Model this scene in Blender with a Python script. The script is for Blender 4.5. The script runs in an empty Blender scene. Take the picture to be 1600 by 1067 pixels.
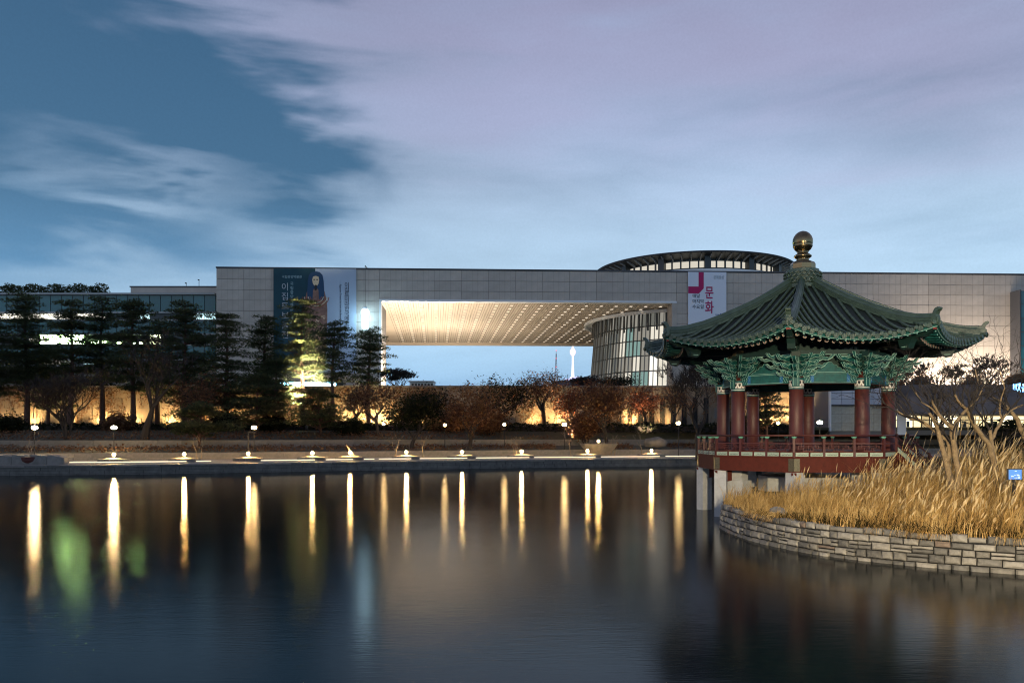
import bpy, math, random
import numpy as np
from mathutils import Vector, Matrix

# ------------------------------------------------------------------ camera, sky, exposure
SC = bpy.context.scene
COL = SC.collection
R = math.radians
F = 1300.0                      # focal length in pixels of a 1600 px wide frame
EYE = 3.95                      # eye height above the water
HOR = 680.0
cam_d = bpy.data.cameras.new('camera'); cam = bpy.data.objects.new('camera', cam_d); COL.objects.link(cam)
cam.location = (0, 0, EYE); cam.rotation_euler = (R(90), 0, 0)
cam_d.sensor_width = 36; cam_d.lens = F/1600*36; cam_d.shift_y = (HOR-533.5)/1600
cam_d.clip_start = .1; cam_d.clip_end = 9000
SC.camera = cam
SC.render.engine = 'CYCLES'
cy = SC.cycles
cy.use_denoising = True; cy.filter_width = 1.1
cy.max_bounces = 6; cy.diffuse_bounces = 2; cy.glossy_bounces = 4; cy.transmission_bounces = 4; cy.transparent_max_bounces = 4
cy.sample_clamp_indirect = 6; cy.use_light_tree = True; cy.caustics_reflective = True
vs = SC.view_settings
SC.display_settings.display_device = 'sRGB'
vs.view_transform = 'Standard'; vs.look = 'None'; vs.exposure = 0.0; vs.gamma = 1; vs.use_curve_mapping = False

world = bpy.data.worlds.new('World'); SC.world = world; world.use_nodes = True
wn = world.node_tree; wn.nodes.clear()
def N(nt, typ, **kw):
    n = nt.nodes.new(typ)
    for k, v in kw.items():
        if k.startswith('i_'):
            key = k[2:]; key = int(key) if key.isdigit() else key.replace('_', ' ')
            n.inputs[key].default_value = v
        else: setattr(n, k, v)
    return n
def MA(nt, op, a, b=None, c=None, clamp=False):
    n = nt.nodes.new('ShaderNodeMath'); n.operation = op; n.use_clamp = clamp
    for i, v in enumerate((a, b, c)):
        if v is None: continue
        if isinstance(v, (int, float)): n.inputs[i].default_value = v
        else: nt.links.new(v, n.inputs[i])
    return n.outputs[0]
def MIXC(nt, f, a, b, blend='MIX'):
    n = nt.nodes.new('ShaderNodeMix'); n.data_type = 'RGBA'; n.blend_type = blend
    for s, v in ((0, f), (6, a), (7, b)):
        if isinstance(v, (int, float)): n.inputs[s].default_value = v
        elif isinstance(v, tuple): n.inputs[s].default_value = v if len(v) == 4 else (*v, 1)
        else: nt.links.new(v, n.inputs[s])
    return n.outputs[2]
def srgb(r, g, b):
    f = lambda c: ((c/255+.055)/1.055)**2.4 if c/255 > .04045 else c/255/12.92
    return (f(r), f(g), f(b))

def build_sky():
    nt = wn
    tc = N(nt, 'ShaderNodeTexCoord')
    sep = N(nt, 'ShaderNodeSeparateXYZ'); nt.links.new(tc.outputs['Generated'], sep.inputs[0])
    x, y, z = sep.outputs
    az = MA(nt, 'ARCTAN2', x, y)
    el = MA(nt, 'ARCSINE', z)
    def noise(sx, sz, scale, detail, rough, off, dist=0.0):
        mp = N(nt, 'ShaderNodeMapping'); nt.links.new(tc.outputs['Generated'], mp.inputs[0])
        mp.inputs['Scale'].default_value = (sx, sx, sz); mp.inputs['Location'].default_value = off
        mp.inputs['Rotation'].default_value = (0, R(8), 0)
        n = N(nt, 'ShaderNodeTexNoise'); n.inputs['Scale'].default_value = scale; n.inputs['Detail'].default_value = detail
        n.inputs['Roughness'].default_value = rough; n.inputs['Distortion'].default_value = dist
        nt.links.new(mp.outputs[0], n.inputs['Vector'])
        return n.outputs[0]
    n1 = noise(1, 3.2, 2.1, 5, .5, (3.1, 1.7, .6), .5)
    n2 = noise(1, 5.0, 4.3, 4, .5, (7.7, 2.2, 5.1), .3)
    n4 = noise(1, 4.2, 2.2, 5, .52, (2.3, 6.1, 1.4), .7)
    n3 = noise(1, 2.2, 1.3, 2, .5, (1.7, 9.2, 3.3))
    nn = noise(1, 1, 420, 1, .5, (0, 0, 0))
    wob = MA(nt, 'MULTIPLY_ADD', n1, .52, -.26)
    wob2 = MA(nt, 'MULTIPLY_ADD', n2, .30, -.15)
    azw = MA(nt, 'ADD', az, wob); elw = MA(nt, 'ADD', el, wob2)
    def lobe(px, py, rx, ry, power=1.0, rot=0.0):
        a0 = math.atan((px-800)/F); e0 = math.atan((HOR-py)/F*math.cos(a0))
        da = MA(nt, 'SUBTRACT', azw, a0); de = MA(nt, 'SUBTRACT', elw, e0)
        c, s = math.cos(rot), math.sin(rot)
        u = MA(nt, 'ADD', MA(nt, 'MULTIPLY', da, c), MA(nt, 'MULTIPLY', de, s))
        v = MA(nt, 'SUBTRACT', MA(nt, 'MULTIPLY', de, c), MA(nt, 'MULTIPLY', da, s))
        u = MA(nt, 'DIVIDE', u, rx/F); v = MA(nt, 'DIVIDE', v, ry/F)
        r2 = MA(nt, 'ADD', MA(nt, 'MULTIPLY', u, u), MA(nt, 'MULTIPLY', v, v))
        return MA(nt, 'MULTIPLY', MA(nt, 'EXPONENT', MA(nt, 'MULTIPLY', r2, -1.0)), power)
    clear = lobe(200, 120, 400, 150, 1.0)
    for L in (lobe(470, 190, 170, 110, .75, -.5), lobe(560, 245, 90, 40, .35), lobe(120, 350, 230, 55, .5), lobe(-500, 200, 500, 300, .9)):
        clear = MA(nt, 'ADD', clear, L)
    for L in (lobe(230, 265, 170, 36, -.5), lobe(40, 190, 110, 40, -.35), lobe(640, 60, 220, 90, -.5)):
        clear = MA(nt, 'ADD', clear, L)
    cov = MA(nt, 'ADD', MA(nt, 'MULTIPLY', n1, .85), MA(nt, 'MULTIPLY', n2, .40))
    cov = MA(nt, 'ADD', cov, MA(nt, 'MULTIPLY_ADD', n4, .70, -.33))
    cov = MA(nt, 'SUBTRACT', cov, MA(nt, 'MULTIPLY', clear, .85))
    mr = N(nt, 'ShaderNodeMapRange'); mr.interpolation_type = 'SMOOTHSTEP'
    mr.inputs['From Min'].default_value = -.28; mr.inputs['From Max'].default_value = .74
    nt.links.new(cov, mr.inputs['Value']); C = mr.outputs[0]
    # clear blue: deeper aloft, paler towards the horizon
    def ramp(stops, fac):
        r = N(nt, 'ShaderNodeValToRGB'); e = r.color_ramp.elements
        while len(e) < len(stops): e.new(.5)
        for k, (p, c) in enumerate(stops): e[k].position = p; e[k].color = (*c, 1)
        nt.links.new(fac, r.inputs[0]); return r.outputs[0]
    elp = MA(nt, 'MAXIMUM', el, 0.0)
    clearc = ramp([(0, srgb(92,160,216)), (.12, srgb(96,154,202)), (.27, srgb(58,104,142)), (.5, srgb(48,88,124)), (1, srgb(40,80,126))], elp)
    cloudc = ramp([(0, srgb(124,180,226)), (.14, srgb(172,206,234)), (.24, srgb(168,196,224)), (.36, srgb(154,170,202)), (.5, srgb(142,150,182)), (1, srgb(108,116,150))], elp)
    shade = MA(nt, 'ADD', MA(nt, 'MULTIPLY_ADD', n2, .36, .68), MA(nt, 'MULTIPLY', n4, .34))
    shade3 = MA(nt, 'MULTIPLY_ADD', n3, .8, .60)
    shade = MA(nt, 'MULTIPLY', shade, shade3)
    vm = N(nt, 'ShaderNodeVectorMath', operation='SCALE'); nt.links.new(cloudc, vm.inputs[0]); nt.links.new(shade, vm.inputs['Scale'])
    lav = MA(nt, 'ADD', lobe(880, 90, 330, 90, .34), lobe(1380, 120, 260, 130, .40), clamp=True)
    cl2 = MIXC(nt, lav, vm.outputs[0], srgb(160, 150, 184))
    col = MIXC(nt, C, clearc, cl2)
    # fine grain of a long exposure sky
    g = MA(nt, 'MULTIPLY_ADD', nn, .10, .95)
    vm2 = N(nt, 'ShaderNodeVectorMath', operation='SCALE'); nt.links.new(col, vm2.inputs[0]); nt.links.new(g, vm2.inputs['Scale'])
    # the last of the daylight
    sky = N(nt, 'ShaderNodeTexSky'); sky.sky_type = 'NISHITA'; sky.sun_disc = False; sky.sun_elevation = R(1.0); sky.sun_rotation = R(250)
    bg1 = N(nt, 'ShaderNodeBackground'); nt.links.new(vm2.outputs[0], bg1.inputs[0]); bg1.inputs[1].default_value = 1.0
    bg2 = N(nt, 'ShaderNodeBackground'); nt.links.new(sky.outputs[0], bg2.inputs[0]); bg2.inputs[1].default_value = .05
    add = N(nt, 'ShaderNodeAddShader'); nt.links.new(bg1.outputs[0], add.inputs[0]); nt.links.new(bg2.outputs[0], add.inputs[1])
    out = N(nt, 'ShaderNodeOutputWorld'); nt.links.new(add.outputs[0], out.inputs[0])
build_sky()

# ------------------------------------------------------------------ materials
MATS = {}
def mat(name, col, rough=.7, metal=0.0, noise=0.0, nscale=4.0, col2=None, bump=0.0, bscale=30.0, spec=.5, objvar=0.0, stretch=(1,1,1), emis=None, estr=0.0, trans=0.0, coat=0.0, twoside=False, leaf=False):
    if name in MATS: return MATS[name]
    m = bpy.data.materials.new(name); m.use_nodes = True; nt = m.node_tree
    b = nt.nodes['Principled BSDF']
    b.inputs['Base Color'].default_value = (*col, 1); b.inputs['Roughness'].default_value = rough
    b.inputs['Metallic'].default_value = metal; b.inputs['Specular IOR Level'].default_value = spec
    b.inputs['Coat Weight'].default_value = coat
    tc = None
    if noise or bump:
        tc = N(nt, 'ShaderNodeTexCoord'); mp = N(nt, 'ShaderNodeMapping'); mp.inputs['Scale'].default_value = stretch
        nt.links.new(tc.outputs['Object'], mp.inputs[0])
    c = None
    if noise:
        n = N(nt, 'ShaderNodeTexNoise'); n.inputs['Scale'].default_value = nscale; n.inputs['Detail'].default_value = 6; n.inputs['Roughness'].default_value = .65
        nt.links.new(mp.outputs[0], n.inputs['Vector'])
        f = MA(nt, 'MULTIPLY_ADD', n.outputs[0], 2.2, -.6, clamp=True)
        c2 = col2 if col2 else tuple(v*(1-noise) for v in col)
        c = MIXC(nt, f, (*c2, 1), (*col, 1))
    if objvar:
        oi = N(nt, 'ShaderNodeObjectInfo')
        s = MA(nt, 'MULTIPLY_ADD', oi.outputs['Random'], 2*objvar, 1-objvar)
        vm = N(nt, 'ShaderNodeVectorMath', operation='SCALE')
        if c is None: vm.inputs[0].default_value = col
        else: nt.links.new(c, vm.inputs[0])
        nt.links.new(s, vm.inputs['Scale']); c = vm.outputs[0]
    if c is not None: nt.links.new(c, b.inputs['Base Color'])
    if bump:
        n = N(nt, 'ShaderNodeTexNoise'); n.inputs['Scale'].default_value = bscale; n.inputs['Detail'].default_value = 5
        nt.links.new(mp.outputs[0], n.inputs['Vector'])
        bp = N(nt, 'ShaderNodeBump'); bp.inputs['Strength'].default_value = bump; bp.inputs['Distance'].default_value = .05
        nt.links.new(n.outputs[0], bp.inputs['Height']); nt.links.new(bp.outputs[0], b.inputs['Normal'])
    if emis:
        b.inputs['Emission Color'].default_value = (*emis, 1); b.inputs['Emission Strength'].default_value = estr
    MATS[name] = m; return m
def leafmat(name, cols, rough=.6, trans=.35):
    """leaves: colour varies from clump to clump, light passes through"""
    m = bpy.data.materials.new(name); m.use_nodes = True; nt = m.node_tree; nt.nodes.clear()
    tc = N(nt, 'ShaderNodeTexCoord')
    n = N(nt, 'ShaderNodeTexNoise'); n.inputs['Scale'].default_value = 1.1; n.inputs['Detail'].default_value = 4
    nt.links.new(tc.outputs['Object'], n.inputs['Vector'])
    w = N(nt, 'ShaderNodeTexWhiteNoise'); w.noise_dimensions = '3D'
    mp = N(nt, 'ShaderNodeVectorMath', operation='SNAP'); mp.inputs[1].default_value = (.35, .35, .35)
    nt.links.new(tc.outputs['Object'], mp.inputs[0]); nt.links.new(mp.outputs[0], w.inputs['Vector'])
    f = MA(nt, 'ADD', MA(nt, 'MULTIPLY_ADD', n.outputs[0], 1.6, -.55), MA(nt, 'MULTIPLY', w.outputs['Value'], .5), clamp=True)
    r = N(nt, 'ShaderNodeValToRGB'); e = r.color_ramp.elements
    while len(e) < len(cols): e.new(.5)
    for k, c in enumerate(cols): e[k].position = k/(len(cols)-1); e[k].color = (*c, 1)
    nt.links.new(f, r.inputs[0])
    d = N(nt, 'ShaderNodeBsdfDiffuse'); t = N(nt, 'ShaderNodeBsdfTranslucent'); mx = N(nt, 'ShaderNodeMixShader'); mx.inputs[0].default_value = trans
    nt.links.new(r.outputs[0], d.inputs[0]); nt.links.new(r.outputs[0], t.inputs[0])
    nt.links.new(d.outputs[0], mx.inputs[1]); nt.links.new(t.outputs[0], mx.inputs[2])
    o = N(nt, 'ShaderNodeOutputMaterial'); nt.links.new(mx.outputs[0], o.inputs[0])
    MATS[name] = m; return m
def glow(name, col, s):
    if name in MATS: return MATS[name]
    m = bpy.data.materials.new(name); m.use_nodes = True; nt = m.node_tree; nt.nodes.clear()
    e = N(nt, 'ShaderNodeEmission'); e.inputs[0].default_value = (*col, 1); e.inputs[1].default_value = s
    o = N(nt, 'ShaderNodeOutputMaterial'); nt.links.new(e.outputs[0], o.inputs[0]); MATS[name] = m; return m

granite = mat('granite', (.22, .21, .19), .8, noise=.45, nscale=1.6, objvar=.07, bump=.3)
limestone = mat('limestone_cladding', (.50, .44, .37), .75, noise=.22, nscale=.35, objvar=.075)
joint = mat('dark_joint', (.16, .15, .14), .9)
coping = mat('dark_coping', (.06, .06, .065), .6)
soffm = mat('soffit_metal', (.55, .46, .36), .55, noise=.12, nscale=.3)
soff_gap = mat('soffit_gap', (.26, .20, .15), .8)
steel = mat('dark_steel', (.05, .055, .055), .45, metal=.4)
grey_steel = mat('grey_steel', (.32, .33, .32), .5)
white_paint = mat('white_paint', (.7, .7, .68), .6)
terrace_stone = mat('terrace_stone', (.22, .17, .12), .85, noise=.35, nscale=.8, objvar=.10, bump=.4, bscale=6)
low_stone = mat('low_wall_stone', (.20, .185, .16), .85, noise=.4, nscale=1.2, objvar=.10)
quay_stone = mat('quay_stone', (.15, .15, .14), .8, noise=.5, nscale=1.5, objvar=.16, bump=.4)
soil = mat('soil', (.05, .04, .028), .95, noise=.5, nscale=1.2, bump=.5, bscale=4)
lawn = mat('winter_lawn', (.07, .06, .03), .95, noise=.5, nscale=.6, col2=(.035, .035, .018), bump=.6, bscale=8)
paving = mat('pale_paving', (.27, .245, .21), .8, noise=.3, nscale=1.0, bump=.2)
tile_green = mat('glazed_green_tile', (.050, .086, .064), .42, noise=.45, nscale=3.0, col2=(.024, .045, .035), bump=.45, bscale=16, coat=.15)
tile_bed = mat('green_tile_bed', (.007, .014, .011), .5, noise=.4, nscale=4.0)
red_wood = mat('red_lacquered_wood', (.085, .017, .012), .5, noise=.4, nscale=5.0, col2=(.06, .013, .010), stretch=(3, 3, .6), bump=.15)
red_beam = mat('red_beam_paint', (.105, .022, .013), .75, spec=.2, noise=.35, nscale=6.0, col2=(.065, .015, .010))
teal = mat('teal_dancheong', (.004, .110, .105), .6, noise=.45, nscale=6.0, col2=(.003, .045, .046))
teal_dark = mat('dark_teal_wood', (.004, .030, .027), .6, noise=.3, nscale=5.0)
mint = mat('pale_mint_line', (.24, .44, .38), .6)
blue_p = mat('blue_paint', (.015, .12, .30), .6)
pink_p = mat('pink_paint', (.28, .20, .18), .6)
white_p = mat('white_pattern_paint', (.66, .64, .58), .6)
black_p = mat('black_paint', (.012, .012, .012), .6)
panel_p = mat('pale_green_panel', (.40, .46, .37), .65, noise=.4, nscale=14, col2=(.24, .34, .27), objvar=.12)
brass = mat('weathered_brass', (.26, .20, .11), .26, metal=1.0, noise=.3, nscale=5)
brass_plate = mat('old_brass_plate', (.17, .15, .09), .4, metal=.7, noise=.5, nscale=14)
pier_m = mat('white_granite_pier', (.50, .51, .51), .8, noise=.25, nscale=5, bump=.3)
wall_rock = mat('island_wall_stone', (.25, .24, .22), .85, noise=.6, nscale=3.2, objvar=.28, bump=.9, bscale=9)
wall_rock_b = mat('island_wall_stone_dark', (.14, .137, .13), .85, noise=.6, nscale=3.2, objvar=.25, bump=.9, bscale=9)
wall_rock_c = mat('island_wall_stone_rust', (.18, .14, .115), .85, noise=.6, nscale=3.2, objvar=.15, bump=.9, bscale=9)
mortar = mat('dark_gap', (.012, .012, .012), .95)
bark = mat('dark_bark', (.030, .024, .020), .9, noise=.4, nscale=5)
bark_red = mat('pine_bark', (.10, .055, .038), .9, noise=.5, nscale=4, bump=.5)
bark_lit = mat('lit_tan_bark', (.33, .24, .13), .9, noise=.5, nscale=7, col2=(.14, .095, .05), bump=.8, bscale=22)  # lamplit tone of the gnarled trunks put into the colour; twigs stay dark
bark_pale = mat('pale_sapling_bark', (.26, .21, .14), .9, noise=.4, nscale=5)
pole_m = mat('dark_pole', (.035, .033, .03), .5, metal=.5)
glass_teal = mat('teal_glass', (.012, .115, .135), .12, noise=.35, nscale=.4, objvar=.28, spec=.7)
glass_deep = mat('deep_teal_glass', (.006, .030, .038), .1, objvar=.3, spec=.7)
GL_warm = glow('lamp_warm', (1.0, .60, .22), 950)
GL_post = glow('lamp_post_glow', (1.0, .64, .26), 90)
GL_post2 = glow('lamp_post_bright', (1.0, .70, .34), 380)
M_pine = leafmat('pine_needles', [(.034, .048, .028), (.080, .098, .052), (.13, .145, .068)], trans=.45)
M_brown = leafmat('withered_leaves', [(.06, .034, .022), (.15, .082, .046), (.27, .15, .08)])
M_red = leafmat('russet_leaves', [(.06, .018, .012), (.17, .06, .03), (.34, .15, .075)])
M_dark = leafmat('dark_leaves', [(.008, .012, .008), (.022, .028, .015), (.045, .045, .024)])
M_grassb = leafmat('golden_grass', [(.16, .10, .035), (.46, .29, .10), (.74, .54, .25)], trans=.3)
M_stem = leafmat('grass_stem', [(.022, .018, .008), (.05, .04, .016), (.12, .085, .03)], trans=.2)
M_plume = leafmat('grass_plume', [(.46, .33, .16), (.62, .47, .25), (.74, .60, .36)], trans=.4)

# ------------------------------------------------------------------ mesh helpers
class MB:
    def __init__(s): s.v = []; s.f = []; s.m = []; s.cur = 0
    def add(s, vs, fs, M=None):
        o = len(s.v)
        if M is not None: vs = [tuple(M @ Vector(p)) for p in vs]
        s.v += [tuple(p) for p in vs]; s.f += [tuple(i+o for i in q) for q in fs]; s.m += [s.cur]*len(fs)
        return s
    def box(s, a, b, M=None, bev=0.0):
        x0, y0, z0 = a; x1, y1, z1 = b
        if bev <= 0:
            return s.add([(x0,y0,z0),(x1,y0,z0),(x1,y1,z0),(x0,y1,z0),(x0,y0,z1),(x1,y0,z1),(x1,y1,z1),(x0,y1,z1)],
                  [(0,3,2,1),(4,5,6,7),(0,1,5,4),(1,2,6,5),(2,3,7,6),(3,0,4,7)], M)
        # chamfer on the -y (front) face only
        c = bev
        vs = [(x0,y0+c,z0),(x1,y0+c,z0),(x1,y1,z0),(x0,y1,z0),(x0,y0+c,z1),(x1,y0+c,z1),(x1,y1,z1),(x0,y1,z1),
              (x0+c,y0,z0+c),(x1-c,y0,z0+c),(x1-c,y0,z1-c),(x0+c,y0,z1-c)]
        fs = [(0,3,2,1),(4,5,6,7),(1,2,6,5),(2,3,7,6),(3,0,4,7),(8,9,10,11),(0,1,9,8),(1,5,10,9),(5,4,11,10),(4,0,8,11)]
        return s.add(vs, fs, M)
    def quad(s, a, b, c, d): return s.add([a, b, c, d], [(0,1,2,3)])
    def tube(s, pts, rad, n=6, M=None, cap=True, squash=1.0):
        pts = [Vector(p) for p in pts]; k = len(pts)
        if not hasattr(rad, '__len__'): rad = [rad]*k
        vs = []; fs = []
        up = None
        for i, p in enumerate(pts):
            d = (pts[min(i+1, k-1)]-pts[max(i-1, 0)])
            if d.length < 1e-9: d = Vector((0,0,1))
            d.normalize()
            if up is None:
                up = Vector((0,0,1)) if abs(d.z) < .9 else Vector((1,0,0))
            a = d.cross(up)
            if a.length < 1e-6: a = d.cross(Vector((0,1,0)))
            a.normalize(); b = a.cross(d).normalized()
            for j in range(n):
                t = 2*math.pi*(j+.5)/n
                vs.append(p+a*math.cos(t)*rad[i]+b*math.sin(t)*rad[i]*squash)
        for i in range(k-1):
            for j in range(n):
                a_, b_ = i*n+j, i*n+(j+1) % n
                fs.append((a_, b_, b_+n, a_+n))
        if cap: fs.append(tuple(range(n-1, -1, -1))); fs.append(tuple((k-1)*n+j for j in range(n)))
        return s.add(vs, fs, M)
    def lathe(s, prof, n=16, M=None, a0=0.0, a1=2*math.pi):
        full = abs(a1-a0-2*math.pi) < 1e-6; cols = n if full else n+1
        vs = []; fs = []
        for r, z in prof:
            for j in range(cols):
                t = a0+(a1-a0)*j/n; vs.append((r*math.cos(t), r*math.sin(t), z))
        for i in range(len(prof)-1):
            for j in range(n):
                a_, b_ = i*cols+j, i*cols+(j+1) % cols
                fs.append((a_, b_, b_+cols, a_+cols))
        return s.add(vs, fs, M)
    def prism(s, poly, t, M=None):
        """polygon in the x-z plane, extruded along y from -t/2 to t/2"""
        n = len(poly)
        vs = [(x, -t/2, z) for x, z in poly]+[(x, t/2, z) for x, z in poly]
        fs = [tuple(range(n)), tuple(range(2*n-1, n-1, -1))]+[(i, i+n, (i+1) % n+n, (i+1) % n) for i in range(n)]
        return s.add(vs, fs, M)
    def slab(s, poly, z0, z1, M=None):
        n = len(poly)
        vs = [(x, y, z0) for x, y in poly]+[(x, y, z1) for x, y in poly]
        fs = [tuple(range(n-1, -1, -1)), tuple(range(n, 2*n))]+[(i, (i+1) % n, (i+1) % n+n, i+n) for i in range(n)]
        return s.add(vs, fs, M)
    def mesh(s, name, mats, smooth=False):
        me = bpy.data.meshes.new(name); me.from_pydata([tuple(p) for p in s.v], [], s.f); me.update()
        if not isinstance(mats, (list, tuple)): mats = [mats]
        for m in mats: me.materials.append(m)
        if len(mats) > 1: me.polygons.foreach_set('material_index', s.m)
        if smooth: me.polygons.foreach_set('use_smooth', [True]*len(me.polygons))
        return me
def obj(name, me, mats=None, parent=None, loc=None, rotz=0, smooth=False, **props):
    if isinstance(me, MB): me = me.mesh(name, mats, smooth)
    o = bpy.data.objects.new(name, me); COL.objects.link(o)
    if loc is not None: o.location = loc
    if rotz: o.rotation_euler = (0, 0, rotz)
    if parent is not None: o.parent = parent
    for k, v in props.items(): o[k] = v
    return o
def tag(o, label, cat, group=None, kind=None):
    o['label'] = label; o['category'] = cat
    if group: o['group'] = group
    if kind: o['kind'] = kind
    return o
def thing(name, label, cat, loc=(0,0,0), rotz=0, group=None):
    o = bpy.data.objects.new(name, None); COL.objects.link(o); o.empty_display_size = .3
    o.location = loc; o.rotation_euler = (0, 0, rotz)
    return tag(o, label, cat, group)
def dup(root, loc, rotz=0, label=None, scale=None):
    r = root.copy(); COL.objects.link(r); r.location = loc; r.rotation_euler = (0, 0, rotz)
    if label: r['label'] = label
    if scale: r.scale = scale
    for ch in list(root.children):
        c = ch.copy(); COL.objects.link(c); c.parent = r
        for g in list(ch.children):
            d = g.copy(); COL.objects.link(d); d.parent = c
    return r
def structure(name, mb, mats, loc=None, smooth=False):
    return obj(name, mb, mats, loc=loc, smooth=smooth, kind='structure')
def Rz(a): return Matrix.Rotation(a, 4, 'Z')
def T(x, y, z): return Matrix.Translation((x, y, z))
def px(x, y, Y):
    """point at depth Y seen at photograph pixel x, y (used to read positions off the photograph)"""
    return ((x-800)*Y/F, Y, EYE+(HOR-y)*Y/F)
def lerp_tab(tab, x):
    if x <= tab[0][0]: return tab[0][1]
    for (a, b), (c, d) in zip(tab, tab[1:]):
        if x <= c: return b+(d-b)*(x-a)/(c-a)
    return tab[-1][1]
def text_mesh(s, size, m, extrude=.02, align='LEFT', bold=0.0):
    c = bpy.data.curves.new('lettering', 'FONT'); c.body = s; c.size = size; c.extrude = extrude; c.align_x = align; c.resolution_u = 3; c.offset = bold
    o = bpy.data.objects.new('lettering', c); COL.objects.link(o)
    bpy.context.view_layer.update()
    me = bpy.data.meshes.new_from_object(o.evaluated_get(bpy.context.evaluated_depsgraph_get()))
    bpy.data.objects.remove(o); me.materials.clear(); me.materials.append(m)
    return me
def spot(name, loc, target, power, col, size, blend=.6, rad=.3, parent=None):
    l = bpy.data.lights.new(name, 'SPOT'); l.energy = power; l.color = col; l.spot_size = R(size); l.spot_blend = blend; l.shadow_soft_size = rad
    o = bpy.data.objects.new(name, l); COL.objects.link(o); o.location = loc
    d = Vector(target)-Vector(loc); o.rotation_euler = d.to_track_quat('-Z', 'Y').to_euler()
    if parent: o.parent = parent
    return o
# ------------------------------------------------------------------ pond, banks and terraces
BANK = [(-260,55),(-120,70),(-50,81.5),(-38.5,84),(-27,89),(-14.6,95),(0,100.7),(20.8,107),(45,113),(80,117),(260,120)]
def Yb(X): return lerp_tab(BANK, X)
WALL_Y = 140.0
def ground_z(X, Y):
    d = Y-Yb(X)
    if d <= 10: return .95
    if d <= 20: return 2.0+(d-10)*.05
    if Y <= 128: return 3.3+1.5*min(1, (d-20)/14)
    if Y <= 140: return 5.2+.03*(Y-128)
    return 12.0

def water_material():
    """still pond smoothed by a long exposure: dark body, soft mirror with fine ripples"""
    m = bpy.data.materials.new('pond_water'); m.use_nodes = True; nt = m.node_tree; nt.nodes.clear()
    tc = N(nt, 'ShaderNodeTexCoord')
    def nz(sx, sy, scale, detail, dist=0):
        mp = N(nt, 'ShaderNodeMapping'); mp.inputs['Scale'].default_value = (sx, sy, 1); mp.inputs['Rotation'].default_value = (0, 0, R(-9))
        nt.links.new(tc.outputs['Object'], mp.inputs[0])
        n = N(nt, 'ShaderNodeTexNoise'); n.inputs['Scale'].default_value = scale; n.inputs['Detail'].default_value = detail; n.inputs['Distortion'].default_value = dist
        nt.links.new(mp.outputs[0], n.inputs['Vector']); return n.outputs[0]
    h = MA(nt, 'ADD', MA(nt, 'MULTIPLY', nz(.5, 1.8, 1.5, 2), .10), MA(nt, 'MULTIPLY', nz(.12, .5, .8, 2, .5), .2))
    h = MA(nt, 'ADD', h, MA(nt, 'MULTIPLY', nz(.8, 4.5, 3, 2), .10))
    bp = N(nt, 'ShaderNodeBump'); bp.inputs['Strength'].default_value = .45; bp.inputs['Distance'].default_value = .045
    nt.links.new(h, bp.inputs['Height'])
    rr = MA(nt, 'MULTIPLY_ADD', nz(.05, .22, 1.0, 2, .6), .05, .142)
    g = N(nt, 'ShaderNodeBsdfGlossy'); g.distribution = 'BECKMANN'; g.inputs['Color'].default_value = (.80, .80, .79, 1)
    d = N(nt, 'ShaderNodeBsdfDiffuse'); d.inputs['Color'].default_value = (.010, .013, .013, 1)
    f = N(nt, 'ShaderNodeFresnel'); f.inputs['IOR'].default_value = 1.23
    mx = N(nt, 'ShaderNodeMixShader'); o = N(nt, 'ShaderNodeOutputMaterial')
    nt.links.new(rr, g.inputs['Roughness']); nt.links.new(bp.outputs[0], g.inputs['Normal']); nt.links.new(bp.outputs[0], f.inputs['Normal'])
    nt.links.new(f.outputs[0], mx.inputs[0]); nt.links.new(d.outputs[0], mx.inputs[1]); nt.links.new(g.outputs[0], mx.inputs[2]); nt.links.new(mx.outputs[0], o.inputs[0])
    return m
mb = MB(); mb.quad((-300,-40,0),(300,-40,0),(300,150,0),(-300,150,0))
structure('pond_water', mb, water_material())

def terrain():
    xs = sorted(set([x for x in range(-600, -120, 60)]+[x for x in range(-120, 121, 4)]+[x for x in range(120, 661, 60)]))
    rows = []
    for X in xs:
        b = Yb(X); c = []
        for d, z in ((.4, -.6), (.4, .88), (10.2, .95), (10.3, 1.95), (15, 2.25), (20.2, 2.45), (20.3, 3.2)): c.append((X, b+d, z))
        y0 = b+20.3
        for k in (1, 2, 3): 
            Y = y0+(128.2-y0)*k/3; c.append((X, Y, 3.3+1.5*k/3))
        c += [(X, 128.3, 5.15), (X, 140.3, 5.5), (X, 140.4, 11.95), (X, 180, 12), (X, 300, 12), (X, 420, 11), (X, 900, 8), (X, 2500, 30), (X, 6000, 40)]
        rows.append(c)
    n = len(rows[0]); mb = MB()
    vs = [p for c in rows for p in c]
    fs = [(i*n+j, (i+1)*n+j, (i+1)*n+j+1, i*n+j+1) for i in range(len(rows)-1) for j in range(n-1)]
    mb.add(vs, fs); structure('ground', mb, lawn)
    # promenade paving on the quay
    mb = MB(); pts = [x for x in range(-120, 121, 4)]
    for a, b in zip(pts, pts[1:]):
        mb.quad((a, Yb(a)+.9, .966), (b, Yb(b)+.9, .966), (b, Yb(b)+2.7, 1.15), (a, Yb(a)+2.7, 1.15))
        mb.quad((a, Yb(a)+2.7, 1.15), (b, Yb(b)+2.7, 1.15), (b, Yb(b)+10.0, 1.17), (a, Yb(a)+10.0, 1.17))
    structure('promenade_pavement', mb, paving)
terrain()
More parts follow.
